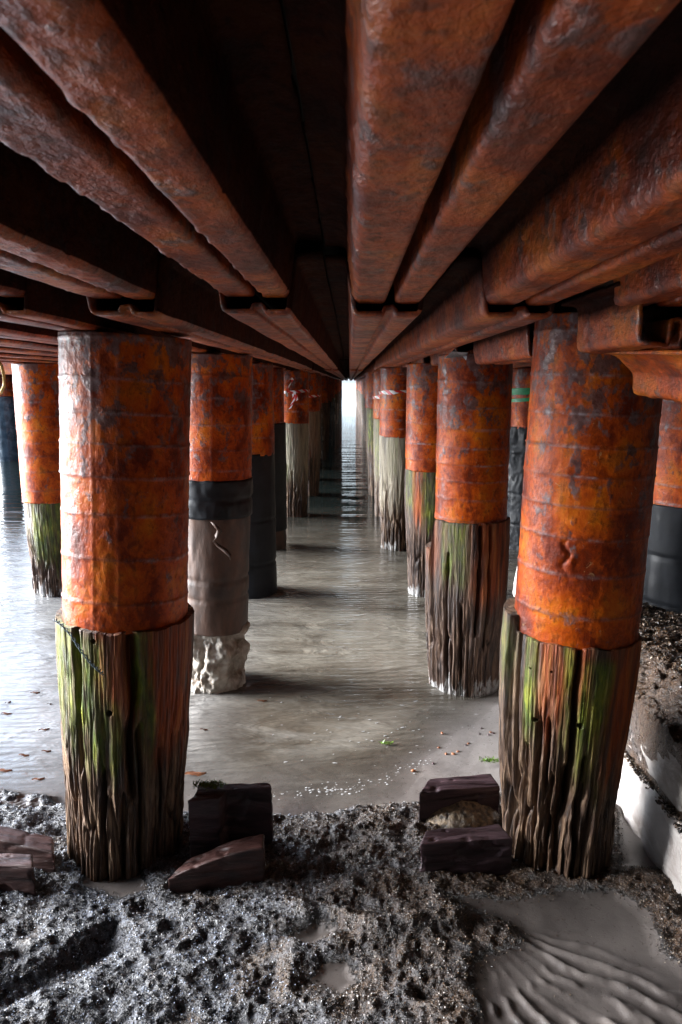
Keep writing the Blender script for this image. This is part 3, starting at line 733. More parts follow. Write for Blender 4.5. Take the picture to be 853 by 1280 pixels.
# long lines of piles towards the open end: built once, then copied
far_proto = pile(-0.78, 14.2, 'dark rusty pile on timber foot in the left line receding to the bright gap', 'far piles of the left line')
casing_mesh(1.3, TOPZ, 0.235, 181, 0.13, parent=far_proto, nth=48, dz=.03)
post_mesh(BOT, 1.31, 0.2, 0.235, 182, moss=((-1.6, .6, .6, 1.3, .5),), parent=far_proto, nth=72, nz=50)
wrap_proto = pile(-0.84, 16.1, 'black wrapped pile in the left line receding to the bright gap', 'far wrapped piles of the left line')
casing_mesh(1.2, TOPZ, 0.22, 191, 0.13, parent=wrap_proto, nth=48, dz=.03)
wrap_mesh(BOT, 1.22, 0.238, 192, 'blue_wrap', 'plastic_sleeve', wrap_proto, .012, 4, nth=48, dz=.04)
ys = [14.2 + 1.93 * i for i in range(24)]
rl = random.Random(5)
for i, y in enumerate(ys):
    for side in (-1, 1):
        if side == -1 and i < 2: continue
        w = (i % 3 == 1) and side == -1
        src = wrap_proto if w else far_proto
        g = ('far wrapped piles of the left line' if w else 'far piles of the left line') if side < 0 else 'far piles of the right line'
        lab = ('black wrapped pile in the left line receding to the bright gap' if w else 'dark rusty pile on timber foot in the left line receding to the bright gap') if side < 0 else 'small distant rusty pile in the right line beyond the taped piles'
        x = -0.80 + rl.uniform(-.05, .05) if side < 0 else (0.66 + min(1, i / 8) * .12) + rl.uniform(-.05, .05)
        copy_thing(src, (x, y + rl.uniform(-.15, .15), 0), (rl.uniform(-.008, .008), rl.uniform(-.008, .008), rl.uniform(0, 6)), lab, g)
# outer lines left and right
for xo, y0, n, lab, g in ((-2.72, 8.3, 20, 'outer pile behind the left line, rusty with timber foot', 'piles of the outer left line'),
                       (2.08, 10.3, 19, 'outer pile behind the right line, rusty with timber foot', 'piles of the outer right line'),
                       ):
    for i in range(n):
        copy_thing(far_proto, (xo + rl.uniform(-.06, .06), y0 + 1.95 * i, 0), (0, rl.uniform(-.01, .01), rl.uniform(0, 6)), lab, g)
copy_thing(far_proto, (2.1, 6.42, 0), (0, 0, 2.1), 'rusty outer right pile standing behind the right front pile', 'piles of the pier')
W1 = pile(-8.45, 17.7, 'thick dark blue wrapped pile at the far left edge beside the yellow rope')
casing_mesh(1.45, 2.0, 0.25, 201, 0.13, parent=W1, nth=64, dz=.03)
wrap_mesh(BOT, 1.47, 0.27, 202, 'blue_wrap', 'plastic_sleeve', W1, .012, 3, nth=80, dz=.03)
for i in range(5):
    for xo in (-8.45, -6.5, -4.6):
        if i == 0 and xo > -8.5: 
            if xo == -8.45: continue
        copy_thing(wrap_proto, (xo, 17.7 + (i + (0 if xo == -8.45 else 1)) * 3.0, 0), (0, 0, rl.uniform(0, 6)), 'dark pile under the widened pier head far off on the left', 'piles under the pier head')

# ------------------------------------------------------------------ tapes, straps, rope
def band_tape(name, c, r, z, w, label, mat, cat, parent_pts=(), tilt=0.0, group=None):
    o = empty(name, (c[0], c[1], z), label, cat, group)
    n = 64; V = []; U = []; Fc = []
    for i in range(n + 1):
        a = 2 * math.pi * i / n
        zz_ = tilt * math.cos(a + .5) + .004 * math.sin(a * 7)
        ww = w * (0.75 + .25 * math.sin(a * 5))
        rr = r + .004 * math.sin(a * 9)
        for s_ in (-1, 1):
            V.append((rr * math.cos(a), rr * math.sin(a), zz_ + s_ * ww / 2)); U.append(i / n * 12 + s_ * .25)
    for i in range(n): Fc.append((2 * i, 2 * i + 2, 2 * i + 3, 2 * i + 1))
    b_ = link('band', V, Fc, M[mat], o, attrs={'stripe': U})
    for (pts) in parent_pts:
        V = []; U = []; Fc = []
        for i, p in enumerate(pts):
            for s_ in (-1, 1):
                V.append((p[0] + s_ * w * .42, p[1] - .01 * i % 2, p[2] + s_ * .01)); U.append(i * .6 + s_ * .25)
        for i in range(len(pts) - 1): Fc.append((2 * i, 2 * i + 2, 2 * i + 3, 2 * i + 1))
        link('tape_tail', V, Fc, M['tape'], o, attrs={'stripe': U})
    return o
band_tape('barrier_tape', PL5, .232, 1.665, .045, 'knotted red and white tape with hanging tails round the fifth left pile', 'tape', 'tape',
          [[(.02, -.245, 0), (.035, -.27, -.05), (.03, -.26, -.11), (.0, -.265, -.17), (-.02, -.26, -.22)], [(.03, -.25, 0), (.06, -.27, -.05), (.075, -.26, -.11)]], .02)
band_tape('barrier_tape', PR4, .248, 1.695, .05, 'red and white tape tied round the fourth right pile', 'tape', 'tape', (), .01)
band_tape('barrier_tape', PR5, .246, 1.60, .05, 'short bit of red and white tape on the fifth right pile', 'tape', 'tape', (), .01)
band_tape('barrier_tape', PL6, .243, 1.57, .04, 'dull pink tape round the sixth left pile', 'tape', 'tape', (), .01)
t4 = band_tape('barrier_tape', (-0.70, 8.2), .004, 1.74, .03, 'red and white tape end fluttering beside the fourth left pile', 'tape', 'tape',
          [[(-.0, -.05, -.10), (.0, -.06, -.03), (.03, -.06, .03), (.07, -.06, .08), (.05, -.06, .11), (.01, -.06, .06)]], .0)
sx = 2.03
gs = empty('green_strap', (2.06, 8.25, 0), 'bright green doubled webbing strap round the black wrapped pile', 'strap')
for q_, (za, zb) in enumerate(((1.70, 1.72), (1.60, 1.655))):
    n = 48; V = []; Fc = []
    for i in range(n + 1):
        a = 2 * math.pi * i / n
        zc_ = za + (zb - za) * (0.5 + .5 * math.cos(a))
        for s_ in (-1, 1): V.append((.238 * math.cos(a), .238 * math.sin(a), zc_ + s_ * (.036 if q_ == 0 else .020)))
    for i in range(n): Fc.append((2 * i, 2 * i + 2, 2 * i + 3, 2 * i + 1))
    link('strap_loop', V, Fc, M['green'], gs)
rp = []
for (px, py) in ((-14, 440), (-4, 446), (2, 458), (5, 470), (5, 482), (1, 491), (-5, 494), (-12, 490)): rp.append(atY(px, py, 5.0))
ro = tube('yellow_rope', rp, 0.011, M['yellow'], None, 8); tag(ro, 'loop of yellow rope hanging from the deck at the left edge', 'rope')

# ------------------------------------------------------------------ deck: corrugated steel troughs
PITCHX = 0.3265
def trough_profile(g=.060):
    # (x, z) with z=0 at the flat bottom; rounded bends
    p = [(-.160, .135), (-.122, .135), (-.112, .131), (-.107, .122), (-.0945, .018), (-.090, .007), (-.080, .0), (-.020, .0), (-.014, .002), (-.0115, .008), (-.011, g),
         (.006, g + .003), (.0095, g - .004), (.0105, .006), (.014, .0), (.020, -.002), (.066, -.002), (.074, .003), (.079, .013), (.092, .122), (.097, .131), (.107, .135), (.160, .135)]
    return p
def sheet(name, xc, zb, y0, y1, label, group, seed, res=0.06, sag=0.0, thick=0.010, prof=None, roll=0.0, jag=0.006, shallow=False):
    P = prof or trough_profile(.014 if shallow else .06)
    fine = res <= 0.06
    npre = len(P)
    if fine:
        Q = []; idx_ = []
        for a, b_ in zip(range(npre - 1), range(1, npre)):
            L_ = math.hypot(P[b_][0] - P[a][0], P[b_][1] - P[a][1]); m_n = max(1, int(L_ / .0075))
            for t_ in range(m_n):
                Q.append((P[a][0] + (P[b_][0] - P[a][0]) * t_ / m_n, P[a][1] + (P[b_][1] - P[a][1]) * t_ / m_n)); idx_.append(a + t_ / m_n)
        Q.append(P[-1]); idx_.append(npre - 1); P = Q
    else: idx_ = list(range(npre))
    idx_ = np.array(idx_)
    ny_ = max(3, int((y1 - y0) / res)); yy_ = np.linspace(y0, y1, ny_); n = len(P)
    if fine:
        ya_ = max(y0, 0.0)
        yy_ = np.concatenate([np.linspace(y0, ya_, 12, endpoint=False) if y0 < ya_ else np.zeros(0), np.linspace(ya_, y1, int((y1 - ya_) / .011))]); ny_ = len(yy_)
    px = np.array([a for a, b_ in P]); pz = np.array([b_ for a, b_ in P])
    # profile normals for thickness
    tx = np.gradient(px); tz = np.gradient(pz); L = np.hypot(tx, tz) + 1e-9; nxx, nzz = -tz / L, tx / L
    YY, K = np.meshgrid(yy_, np.arange(n), indexing='ij')
    xo = px[K]; zo = pz[K]
    d1 = 0.0035 * (fbm(xc * 5 + xo * 8, YY * 3.0, zo * 9, 3, seed) - .5) * 2
    if fine: d1 = d1 * .5 + 0.0010 * (fbm((xc + xo) * 28, YY * 22, zo * 28, 3, seed + 5, .6) - .5) * 2 - 0.0022 * sst(.66, .72, fbm((xc + xo) * 45, YY * 30, zo * 45, 2, seed + 6))
    d2 = 0.004 * (fbm(xo * 0 + xc, YY * .9, zo * 0, 2, seed + 3) - .5) * 2
    endw = jag * (fbm(xo * 30, zo * 30, 0 * xo, 3, seed + 9) - .5) * 2
    YJ = YY + np.where(K >= 0, endw, 0) * ((YY == y0) | (YY == y1))
    cr, sr = math.cos(roll), math.sin(roll)
    def tr(dx, dz): return xc + dx * cr + dz * sr, zb - dx * sr + dz * cr
    A = tr(xo + d1, zo + d1 + d2 - sag * (YY - y0)); B = tr(xo + d1 + nxx[K] * thick, zo + d1 + d2 + nzz[K] * thick - sag * (YY - y0))
    V = np.concatenate([np.stack([A[0], YJ, A[1]], -1).reshape(-1, 3), np.stack([B[0], YJ, B[1]], -1).reshape(-1, 3)])
    g1 = grid_faces(n, ny_); m_ = ny_ * n
    Fc = [g1, g1[:, ::-1] + m_]
    i = np.arange(n - 1)
    Fc.append(np.stack([i, i + m_, i + 1 + m_, i + 1], -1)); e0 = (ny_ - 1) * n
    Fc.append(np.stack([e0 + i, e0 + i + 1, e0 + i + 1 + m_, e0 + i + m_], -1))
    j = np.arange(ny_ - 1) * n
    Fc.append(np.stack([j, j + n, j + n + m_, j + m_], -1)); j2 = j + n - 1
    Fc.append(np.stack([j2, j2 + m_, j2 + n + m_, j2 + n], -1))
    loc = Vector((xc, y0, zb))
    V = V - np.array(loc)
    shade_up = np.tile((zo + .12 * (idx_[K] >= 18) * (zo > .012)).ravel() if prof is None else np.zeros(zo.size), 2)  # mask for the painted shade: height, plus the right-facing flanks
    o = link(name, V, np.concatenate(Fc), M['rust_beam'], attrs={'upper': shade_up}); o.location = loc
    tag(o, label, 'steel beam', group); return o
ZN, ZM = 1.996, 1.966
ordw = {0: 'just right of the middle', 1: 'second to the right of the middle', 2: 'third to the right of the middle', 3: 'fourth to the right of the middle', -1: 'just left of the middle', -2: 'second to the left of the middle', -3: 'third to the left of the middle', -4: 'fourth to the left of the middle'}
ordw.update({-5: 'fifth to the left of the middle', -6: 'sixth to the left of the middle', -7: 'seventh to the left of the middle', -8: 'eighth to the left of the middle', -9: 'ninth, outermost on the left', 4: 'fifth to the right of the middle', 5: 'sixth to the right of the middle', 6: 'seventh to the right of the middle', 7: 'eighth, outermost on the right'})
J0, J1 = 1.85, 9.3
for kx in range(-9, 8):
    xc = 0.10 + PITCHX * kx
    jit = random.uniform(-.01, .01); jz = random.uniform(-.004, .004)
    dn = 0.03 if kx == 1 else (0.045 if kx <= -2 else 0)
    # overhead, towards the camera
    if -4 <= kx <= 3:
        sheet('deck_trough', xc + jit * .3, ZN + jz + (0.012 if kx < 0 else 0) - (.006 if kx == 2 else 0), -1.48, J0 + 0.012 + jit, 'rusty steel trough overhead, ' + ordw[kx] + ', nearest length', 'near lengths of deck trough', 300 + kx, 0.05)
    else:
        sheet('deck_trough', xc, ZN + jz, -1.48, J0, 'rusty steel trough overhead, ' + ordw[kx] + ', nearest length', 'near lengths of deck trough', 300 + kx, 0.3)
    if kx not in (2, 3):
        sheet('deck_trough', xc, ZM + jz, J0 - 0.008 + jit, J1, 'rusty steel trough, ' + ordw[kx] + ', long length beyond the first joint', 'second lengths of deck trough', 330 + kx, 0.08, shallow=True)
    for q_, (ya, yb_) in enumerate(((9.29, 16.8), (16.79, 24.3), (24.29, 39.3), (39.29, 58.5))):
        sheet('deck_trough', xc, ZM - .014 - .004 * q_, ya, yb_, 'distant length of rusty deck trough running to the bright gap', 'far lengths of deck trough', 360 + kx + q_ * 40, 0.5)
# third trough to the right hangs lower and is cut round every pile
zl = 1.885
xc3 = 0.10 + PITCHX * 2 + 0.015
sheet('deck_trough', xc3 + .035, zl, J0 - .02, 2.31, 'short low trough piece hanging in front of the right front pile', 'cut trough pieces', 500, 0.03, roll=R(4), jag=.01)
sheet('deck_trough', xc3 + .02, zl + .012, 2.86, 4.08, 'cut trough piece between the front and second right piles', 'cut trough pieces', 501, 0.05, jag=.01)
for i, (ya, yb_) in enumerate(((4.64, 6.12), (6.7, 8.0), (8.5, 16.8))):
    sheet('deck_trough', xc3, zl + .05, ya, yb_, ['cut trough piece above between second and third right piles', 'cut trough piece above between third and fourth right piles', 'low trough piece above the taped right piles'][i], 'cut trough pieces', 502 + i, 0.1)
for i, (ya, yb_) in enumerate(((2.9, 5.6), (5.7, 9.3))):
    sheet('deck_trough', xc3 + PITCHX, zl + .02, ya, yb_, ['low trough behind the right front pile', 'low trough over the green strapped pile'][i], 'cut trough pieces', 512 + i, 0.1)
# the bent sheet dropping below the deck at the right edge
bent = [(-.075, .125), (-.05, .120), (-.03, .108), (.0, .080), (.012, .068), (.016, .056), (.020, .018), (.025, .006), (.036, .0), (.12, -.006), (.20, -.008), (.215, -.004), (.225, .006), (.245, .06), (.27, .085), (.30, .09)]
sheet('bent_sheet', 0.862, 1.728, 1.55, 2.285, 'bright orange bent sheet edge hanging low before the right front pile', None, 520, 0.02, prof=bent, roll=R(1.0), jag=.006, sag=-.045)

# deck boards above
def box(name, x0, x1, y0, y1, z0, z1, mat, parent=None):
    V = [(x, y, z) for z in (z0, z1) for y in (y0, y1) for x in (x0, x1)]
    return link(name, V, [(0, 2, 3, 1), (4, 5, 7, 6), (0, 1, 5, 4), (2, 6, 7, 3), (0, 4, 6, 2), (1, 3, 7, 5)], M[mat], parent, smooth=False)
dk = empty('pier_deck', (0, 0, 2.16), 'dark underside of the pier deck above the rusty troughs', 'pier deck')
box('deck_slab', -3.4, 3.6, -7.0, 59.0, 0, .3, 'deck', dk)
box('edge_beam', -3.45, -3.15, -7.0, 16.3, -.10, -.003, 'rust_beam', dk)
ph = empty('widened_deck', (-7, 27, 2.10), 'widened pier head deck far off on the left', 'pier deck')
box('deck_slab', -3.6, 3.58, -10.5, 8, .02, .33, 'deck', ph)
for i in range(18):
    box('cross_joist', -3.55, 3.5, -10.2 + i * 1.0, -10.05 + i * 1.0, -.09, .018, 'rust_beam', ph)
box('wing_fascia', -3.62, 3.5, -10.62, -10.51, -.12, .4, 'rust_beam', ph)
sw = box('right_light_blocker', 2.95, 3.5, -7, 60, -1.2, 2.155, 'wall'); tag(sw, 'added dark wall blocking and absorbing light on the right side under the deck', 'wall')  # added wall, keeps the right side dark

aw = empty('rear_light_blocker', (0, 0, 0), 'x', 'wall'); box('blocker_under_deck', -3.5, 2.94, -2.1, -1.5, -1.2, 2.155, 'wall', aw); box('blocker_left', -16, -3.51, -2.2, -1.45, -1.2, 5.6, 'wall', aw); tag(aw, 'unseen wall added behind the viewer to block light from behind and behind left', 'wall')  # added out of view to keep sky light off the pile fronts

# ------------------------------------------------------------------ timber blocks
def block(name, c8, mat, label, seed, amp=0.0035, nn=(60, 36, 28), rnd=5, warp=None, cat='timber block', lam=.5):
    # c8: bottom (nl, nr, fr, fl), top (nl, nr, fr, fl)
    bm = bmesh.new(); nu, nv, nw = nn; idx = {}
    c = [np.array(p) for p in c8]
    def P(u, v, w):
        b0 = (1 - u) * (1 - v) * c[0] + u * (1 - v) * c[1] + u * v * c[2] + (1 - u) * v * c[3]
        t0 = (1 - u) * (1 - v) * c[4] + u * (1 - v) * c[5] + u * v * c[6] + (1 - u) * v * c[7]
        p = (1 - w) * b0 + w * t0
        return warp(u, v, w, p) if warp else p
    def vert(i, j, k_):
        key = (i, j, k_)
        if key not in idx: idx[key] = bm.verts.new(P(i / nu, j / nv, k_ / nw))
        return idx[key]
    for k_ in (0, nw):
        for i in range(nu):
            for j in range(nv):
                f_ = [vert(i, j, k_), vert(i, j + 1, k_), vert(i + 1, j + 1, k_), vert(i + 1, j, k_)]
                bm.faces.new(f_ if k_ == 0 else f_[::-1])
    for j in (0, nv):
        for i in range(nu):
            for k_ in range(nw):
                f_ = [vert(i, j, k_), vert(i + 1, j, k_), vert(i + 1, j, k_ + 1), vert(i, j, k_ + 1)]
                bm.faces.new(f_ if j == 0 else f_[::-1])
    for i in (0, nu):
        for j in range(nv):
            for k_ in range(nw):
                f_ = [vert(i, j, k_), vert(i, j, k_ + 1), vert(i, j + 1, k_ + 1), vert(i, j + 1, k_)]
                bm.faces.new(f_ if i == 0 else f_[::-1])
    for _ in range(rnd): bmesh.ops.smooth_vert(bm, verts=bm.verts, factor=lam, use_axis_x=True, use_axis_y=True, use_axis_z=True)
    bm.normal_update()
    co = np.array([v.co[:] for v in bm.verts]); no = np.array([v.normal[:] for v in bm.verts])
    d = amp * (fbm(co[:, 0] * 14, co[:, 1] * 30, co[:, 2] * 30, 4, seed) - .5) * 2 + amp * .5 * (vn(co[:, 0] * 12, co[:, 1] * 90, co[:, 2] * 90, seed + 2) - .5)
    d = d - amp * 1.1 * np.exp(-(np.abs(vn(co[:, 0] * 3.5 + seed, co[:, 1] * 26, co[:, 2] * 26, seed + 5) - .5) / .05) ** 1.2) - amp * 2.5 * sst(.64, .74, fbm(co[:, 0] * 9, co[:, 1] * 11, co[:, 2] * 11, 3, seed + 7))
    co = co + no * d[:, None]
    ctr = co.mean(0); ctr[2] = co[:, 2].min()
    for v, p in zip(bm.verts, co): v.co = p - ctr
    me = bpy.data.meshes.new(name); bm.to_mesh(me); bm.free()
    me.polygons.foreach_set('use_smooth', [True] * len(me.polygons)); me.materials.append(M[mat])
    o = bpy.data.objects.new(name, me); COL.objects.link(o); o.location = ctr; tag(o, label, cat, 'cut timber blocks on the bed' if cat == 'timber block' else None)
    return o
def corners(nl, nr, fr, fl, zb, h):
    b_ = [at(*p, zb + h) for p in (nl, nr, fr, fl)]       # pixels give the TOP outline
    hh = h if not isinstance(h, (list, tuple)) else h
    top = b_; bot = [Vector((p.x, p.y, zb)) for p in top]
    return bot + top
block('timber_block', corners((524, 990), (626, 983), (614, 967), (536, 973), -.04, .175), 'block', 'flat topped purple brown block farther from camera, left of the right front pile', 1, rnd=4)
block('timber_block', corners((525, 1056), (642, 1048), (624, 1029), (532, 1038), -.05, .185), 'block', 'purple brown block with cracked top touching the right front pile foot', 2, rnd=4)
def wedge(u, v, w, p):
    p = p.copy()
    if w > 0: p[2] -= w * 0.085 * (1 - u) ** 1.6
    return p
block('timber_block', corners((208, 1072), (330, 1060), (331, 1042), (232, 1050), -.05, .19), 'block_red', 'wedge shaped reddish block with curved sloping top, right of the left front pile', 3, warp=wedge, rnd=4)
def notch(u, v, w, p):
    p = p.copy()
    if u > .42: p[1] += 0.055 * (1 - v); 
    p[0] += 0.012 * math.sin(v * 3)
    return p
block('timber_block', corners((234, 1001), (337, 994), (334, 978), (246, 981), -.05, .30), 'block', 'tall notched dark block behind the wedge block, weed on its top', 4, warp=notch, rnd=4, nn=(56, 34, 40))
def arch(u, v, w, p):
    p = p.copy(); p[2] -= .05 * u * u * w; return p
block('timber_block', corners((-90, 1036), (66, 1052), (66, 1032), (-90, 1018), -.05, .18), 'block_red', 'long low reddish timber running behind the left front pile foot at left edge', 5, warp=arch, rnd=4, nn=(80, 30, 24))
block('timber_block', corners((-60, 1082), (42, 1084), (40, 1068), (-60, 1062), -.05, .16), 'block_red', 'small flat reddish block nearest the camera at the left edge', 6, rnd=4)

# pale slabs under the weedy bank
def sag(u, v, w, p): return p
def slab(x0, x1, y0, y1, z0, z1): return [np.array(q) for q in ((x0, y0, z0), (x1, y0, z0), (x1, y1, z0), (x0, y1, z0), (x0 + .02, y0 + .03, z1), (x1, y0 + .03, z1), (x1, y1, z1), (x0 + .03, y1, z1))]
block('pale_slab', slab(1.165, 1.55, 2.24, 5.2, -.06, .225), 'concrete', 'lower whitewashed slab lying on the sand right of the right front pile', 11, .006, (12, 60, 12), 4, cat='slab')
block('pale_slab', slab(1.20, 1.62, 2.33, 5.2, .24, .475), 'concrete', 'upper whitewashed slab resting on the lower one under the weedy bank', 12, .006, (12, 60, 12), 4, cat='slab')

def bank():
    nx_, ny_ = 220, 420
    xs = np.linspace(0, 1, nx_); ys_ = np.linspace(2.25, 5.3, ny_)
    U, YY = np.meshgrid(xs, ys_)
    U = U.ravel(); YY = YY.ravel()
    x = 1.215 + U * 1.725 + .05 * (fbm(YY * 4, 0 * YY, 0 * YY, 3, 5) - .5) * (1 - U)
    h = 0.485 - .06 * sst(2.8, 4.4, YY) + .10 * sst(0.0, .12, U) * (1 - sst(2.9, 4.2, YY)) 
    h = h + .07 * (fbm(x * 4, YY * 4, 0, 4, 6) - .5) + .05 * (fbm(x * 22, YY * 22, 0, 3, 7, .6) - .5) + .02 * (fbm(x * 70, YY * 70, 0, 2, 8) - .5)
    h = h - .5 * (1 - sst(-.002, .006, U)) - .7 * (1 - sst(2.25, 2.36, YY)) - .6 * sst(5.1, 5.3, YY)
    o = link('weedy_bank', np.stack([x, YY, h], -1), grid_faces(nx_, ny_), M['bed'], attrs={'sand': np.zeros(len(x)), 'drysand': np.zeros(len(x))})
    tag(o, 'bank of brown weed and shells above the pale slabs', kind='stuff')
    def hb(px, py):
        u = (px - 1.215) / 1.725
        h_ = 0.485 - .06 * sst(2.8, 4.4, py) + .10 * sst(0.0, .12, u) * (1 - sst(2.9, 4.2, py)) + .07 * (fbm(px * 4, py * 4, 0, 4, 6) - .5) + .05 * (fbm(px * 22, py * 22, 0, 3, 7, .6) - .5)
        return h_, np.ones_like(px)
    litter(16000, 'weed_litter', 'scraps of weed and shell on the bank above the pale slabs', (1.24, 2.3), (2.4, 4.6), hb, None, .004, .012)
    def hj(px, py): return 0.222 + 0 * px + .012 * rng.random(len(px)), sst(.4, .6, fbm(px * 9, py * 9, 0, 2, 5))
    litter(5200, 'joint_litter', 'shells and grit caught in the joint between the two pale slabs', (1.172, 1.23), (2.32, 4.6), hj, None, .003, .010)
bank()

# mound between the two right blocks
def mound(cx_, cy_, rx, ry, h, label, seed, n=70):
    rr_, tt = np.meshgrid(np.linspace(0, 1, n), np.linspace(0, 2 * np.pi, n * 2, endpoint=False), indexing='ij')
    x = rr_ * np.cos(tt) * rx; y = rr_ * np.sin(tt) * ry
    zz_ = h * np.sqrt(np.clip(1 - rr_ ** 2, 0, 1)) * (0.8 + .4 * fbm(x * 12, y * 12, 0, 3, seed)) + .012 * (fbm(x * 80, y * 80, 0, 3, seed + 1) - .5) - .02
    o = link('weed_clump', np.stack([x, y, zz_], -1).reshape(-1, 3), grid_faces(n * 2, n, True), M['grit'])
    o.location = (cx_, cy_, -.01); tag(o, label, 'weed clump', None); return o
c_ = at(576, 1020)
mound(c_.x, c_.y, .17, .12, .10, 'round tan weed clump wedged between the two blocks by the right front pile', 5)
c_ = at(690, 1104); 

# small things on the sand and in the shallows
def pebble(p, s, mat, label, name='pebble', cat='pebble', group='pebbles by the waterline'):
    bm = bmesh.new(); bmesh.ops.create_icosphere(bm, subdivisions=2, radius=1)
    for v in bm.verts:
        k_ = 1 + .18 * math.sin(v.co.x * 5 + p.x * 90) * math.cos(v.co.y * 4 + p.y * 50)
        v.co = Vector((v.co.x * s * 1.4 * k_, v.co.y * s * k_, v.co.z * s * .7))
    me = bpy.data.meshes.new(name); bm.to_mesh(me); bm.free(); me.materials.append(M[mat])
    me.polygons.foreach_set('use_smooth', [True] * len(me.polygons))
    o = bpy.data.objects.new(name, me); COL.objects.link(o); o.location = p; o.rotation_euler.z = p.x * 40
    tag(o, label, cat, group)
peb = [(517, 964, .009), (549, 935, .007), (558, 943, .007), (567, 943, .008), (573, 940, .007), (583, 932, .006), (586, 930, .007), (600, 918, .006), (611, 919, .006), (614, 916, .007), (617, 917, .006), (542, 955, .006), (602, 911, .006), (553, 917, .008)]
for px, py, s in peb:
    p = at(px, py, 0)
    for _ in range(3):
        zt = float(ground(np.array([p.x]), np.array([p.y]))[0][0]); p = at(px, py, max(zt, WZ))
    p.z += s * .35
    pebble(p, s, 'leaf' if s > .0065 else 'block', 'small brown pebble on wet sand near the waterline between the right piles' if s != .009 else 'orange brown pebble at the foam edge left of the far block')
def leaf(px, py, s, rot, label, mat='leaf', name='dead_leaf', cat='leaf', group='dead leaves in the shallows'):
    p = at(px, py, WZ + .004); V = []; n = 10
    for i in range(n + 1):
        t = i / n; w = math.sin(t * math.pi) ** .8 * .38 * (1 + .2 * math.sin(i * 2.1))
        V += [((t - .5) * 2 * s, -w * s, .006 * math.sin(t * 6)), ((t - .5) * 2 * s, 0, .003), ((t - .5) * 2 * s, w * s, .006 * math.sin(t * 5 + 1))]
    Fc = []
    for i in range(n):
        for k_ in (0, 1): Fc.append((i * 3 + k_, (i + 1) * 3 + k_, (i + 1) * 3 + k_ + 1, i * 3 + k_ + 1))
    o = link(name, V, Fc, M[mat]); o.location = p; o.rotation_euler.z = rot; tag(o, label, cat, group)
for px, py, s, r_ in ((44, 866, .028, .3), (10, 878, .02, 1), (8, 892, .03, .1), (55, 912, .03, .5), (58, 939, .025, .2), (30, 944, .028, 0.), (48, 974, .03, .4), (5, 963, .04, .1), (62, 880, .012, .3)):
    leaf(px, py, s, r_, 'brown leaf floating in pale shallows left of the left front pile')
leaf(244, 967, .055, .15, 'long orange leaf in the water just right of the left front pile')
leaf(255, 912, .02, .1, 'small brown leaf in the water below the sacking foot')
leaf(328, 876, .03, .2, 'yellow green leaf in the water right of the sacking foot')
def weed(px, py, z0, s, n, label, seed):
    rr_ = random.Random(seed); V = []; Fc = []
    for i in range(n):
        a = rr_.uniform(0, 6.28); d = rr_.uniform(0, s); c0 = Vector((math.cos(a) * d * 1.8, math.sin(a) * d * .7, rr_.uniform(0, .008)))
        t = Vector((rr_.uniform(-1, 1), rr_.uniform(-1, 1), rr_.uniform(0, .5))).normalized() * rr_.uniform(.008, .02); s2 = t.cross(Vector((0, 0, 1))).normalized() * .003
        k_ = len(V); V += [c0 - s2, c0 + s2, c0 + t + s2 * .4, c0 + t - s2 * .4]; Fc.append((k_, k_ + 1, k_ + 2, k_ + 3))
    o = link('green_weed', V, Fc, M['weed']); o.location = at(px, py, z0); tag(o, label, 'seaweed', None)
weed(262, 983, .255, .035, 300, 'tuft of bright green weed on top of the notched block', 1)
weed(612, 952, -.05, .03, 120, 'green weed shreds on the sand left of the right front pile', 2)
weed(483, 930, WZ + .004, .02, 60, 'green weed shred floating in the shallows', 3)

# foam
def foam():
    rr_ = random.Random(11); V = []; Fc = []
    def blob(p, s, el=1.0, rot=0.0):
        k_ = len(V); n = 9
        cr, sr = math.cos(rot), math.sin(rot)
        for i in range(n):
            a = 6.283 * i / n; q = s * rr_.uniform(.55, 1.1); dx, dy = q * math.cos(a) * el, q * math.sin(a)
            V.append((p.x + dx * cr - dy * sr, p.y + dx * sr + dy * cr, p.z))
        V.append((p.x, p.y, p.z + s * .3))
        for i in range(n): Fc.append((k_ + i, k_ + (i + 1) % n, k_ + n))
    line = [(345, 996), (400, 990), (440, 985), (480, 974), (505, 962), (530, 955), (548, 944), (566, 930), (590, 915)]
    for (a, b_) in zip(line[:-1], line[1:]):
        for _ in range(17):
            t = rr_.random(); px = a[0] + (b_[0] - a[0]) * t + rr_.gauss(0, 5); py = a[1] + (b_[1] - a[1]) * t + rr_.gauss(0, 4)
            blob(at(px, py, WZ + .003), rr_.uniform(.001, .0055), 1.5, rr_.uniform(0, 1))
    for _ in range(95):
        px = rr_.gauss(470, 52); py = rr_.gauss(905, 33)
        if px > 615 - (py - 880) * 1.1: continue
        blob(at(px, py, WZ + .003), abs(rr_.gauss(0, .0028)) + .001, 2.4, rr_.gauss(.2, .3))
    for _ in range(36): blob(at(rr_.gauss(415, 22), rr_.gauss(986, 4), WZ + .003), rr_.uniform(.001, .006), 1.6, 0)
    o = link('foam_flecks', V, Fc, M['foam'], smooth=True); tag(o, 'white foam flecks along the waterline', kind='stuff')
foam()

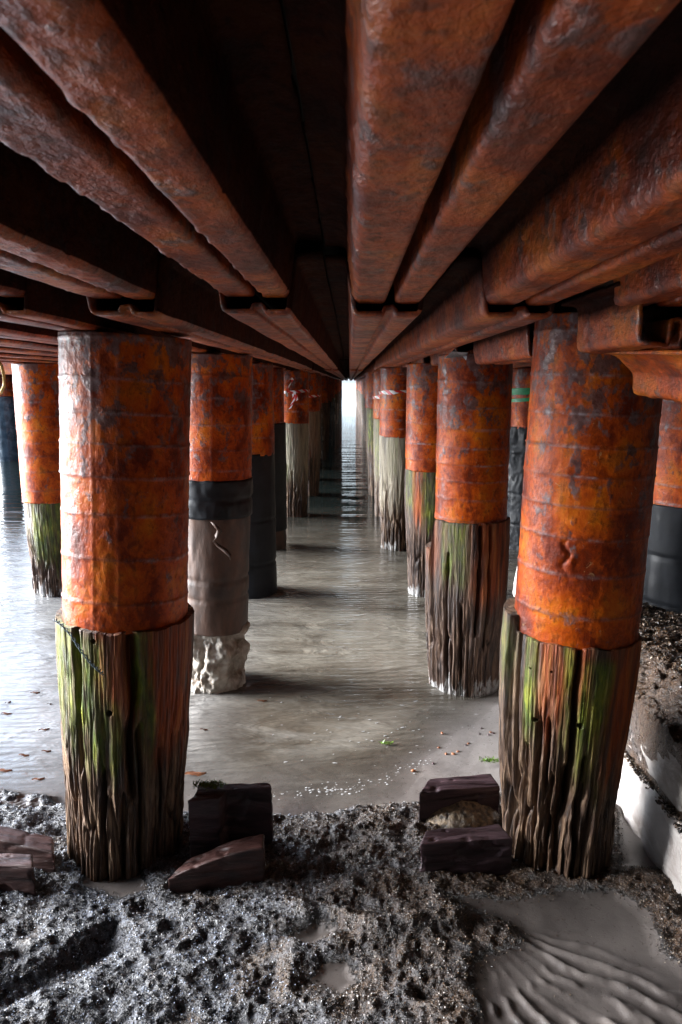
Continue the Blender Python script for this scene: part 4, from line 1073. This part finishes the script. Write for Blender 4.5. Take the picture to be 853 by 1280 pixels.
# ------------------------------------------------------------------ light, world, camera
SUN_EL, SUN_AZ = R(14), R(171)     # az: direction the sun stands in, measured from +X ccw
w = bpy.data.worlds.new('World'); scene.world = w; w.use_nodes = True
nt = w.node_tree; bg = nt.nodes['Background']
sky = nt.nodes.new('ShaderNodeTexSky'); sky.sky_type = 'NISHITA'; sky.sun_disc = False
sky.sun_elevation = SUN_EL; sky.sun_rotation = R(90) - SUN_AZ
sky.air_density = 1.0; sky.dust_density = 2.0; sky.ozone_density = 2.0
hs = nt.nodes.new('ShaderNodeHueSaturation'); hs.inputs['Saturation'].default_value = 0.35
nt.links.new(sky.outputs[0], hs.inputs['Color'])
mx = nt.nodes.new('ShaderNodeMix'); mx.data_type = 'RGBA'; mx.blend_type = 'MULTIPLY'; mx.inputs[0].default_value = 1
mx.inputs[7].default_value = (0.82, 0.96, 1.18, 1)
nt.links.new(hs.outputs[0], mx.inputs[6]); nt.links.new(mx.outputs[2], bg.inputs['Color'])
bg.inputs['Strength'].default_value = 0.15
sd = bpy.data.lights.new('Sun', 'SUN'); sd.energy = 3.0; sd.angle = R(38); sd.color = (1.0, 0.98, 0.97)
so = bpy.data.objects.new('Sun', sd); COL.objects.link(so)
dirv = Vector((math.cos(SUN_EL) * math.cos(SUN_AZ), math.cos(SUN_EL) * math.sin(SUN_AZ), math.sin(SUN_EL)))
so.rotation_euler = dirv.to_track_quat('Z', 'Y').to_euler(); so.location = dirv * 20

cd = bpy.data.cameras.new('Camera'); cam = bpy.data.objects.new('Camera', cd); COL.objects.link(cam)
cam.location = (0, 0, EYE); cam.rotation_euler = (math.pi / 2 - PITCH, 0, YAW)
cd.sensor_fit = 'HORIZONTAL'; cd.sensor_width = 36; cd.lens = 36 * F / 853.0
cd.clip_start = 0.02; cd.clip_end = 5000
cd.dof.use_dof = True; cd.dof.focus_distance = 3.0; cd.dof.aperture_fstop = 20
scene.camera = cam
scene.view_settings.view_transform = 'Standard'; scene.view_settings.look = 'None'
scene.view_settings.gamma = 1; scene.view_settings.exposure = 2.95
scene.cycles.use_denoising = True
scene.cycles.max_bounces = 6; scene.cycles.diffuse_bounces = 1; scene.cycles.glossy_bounces = 2
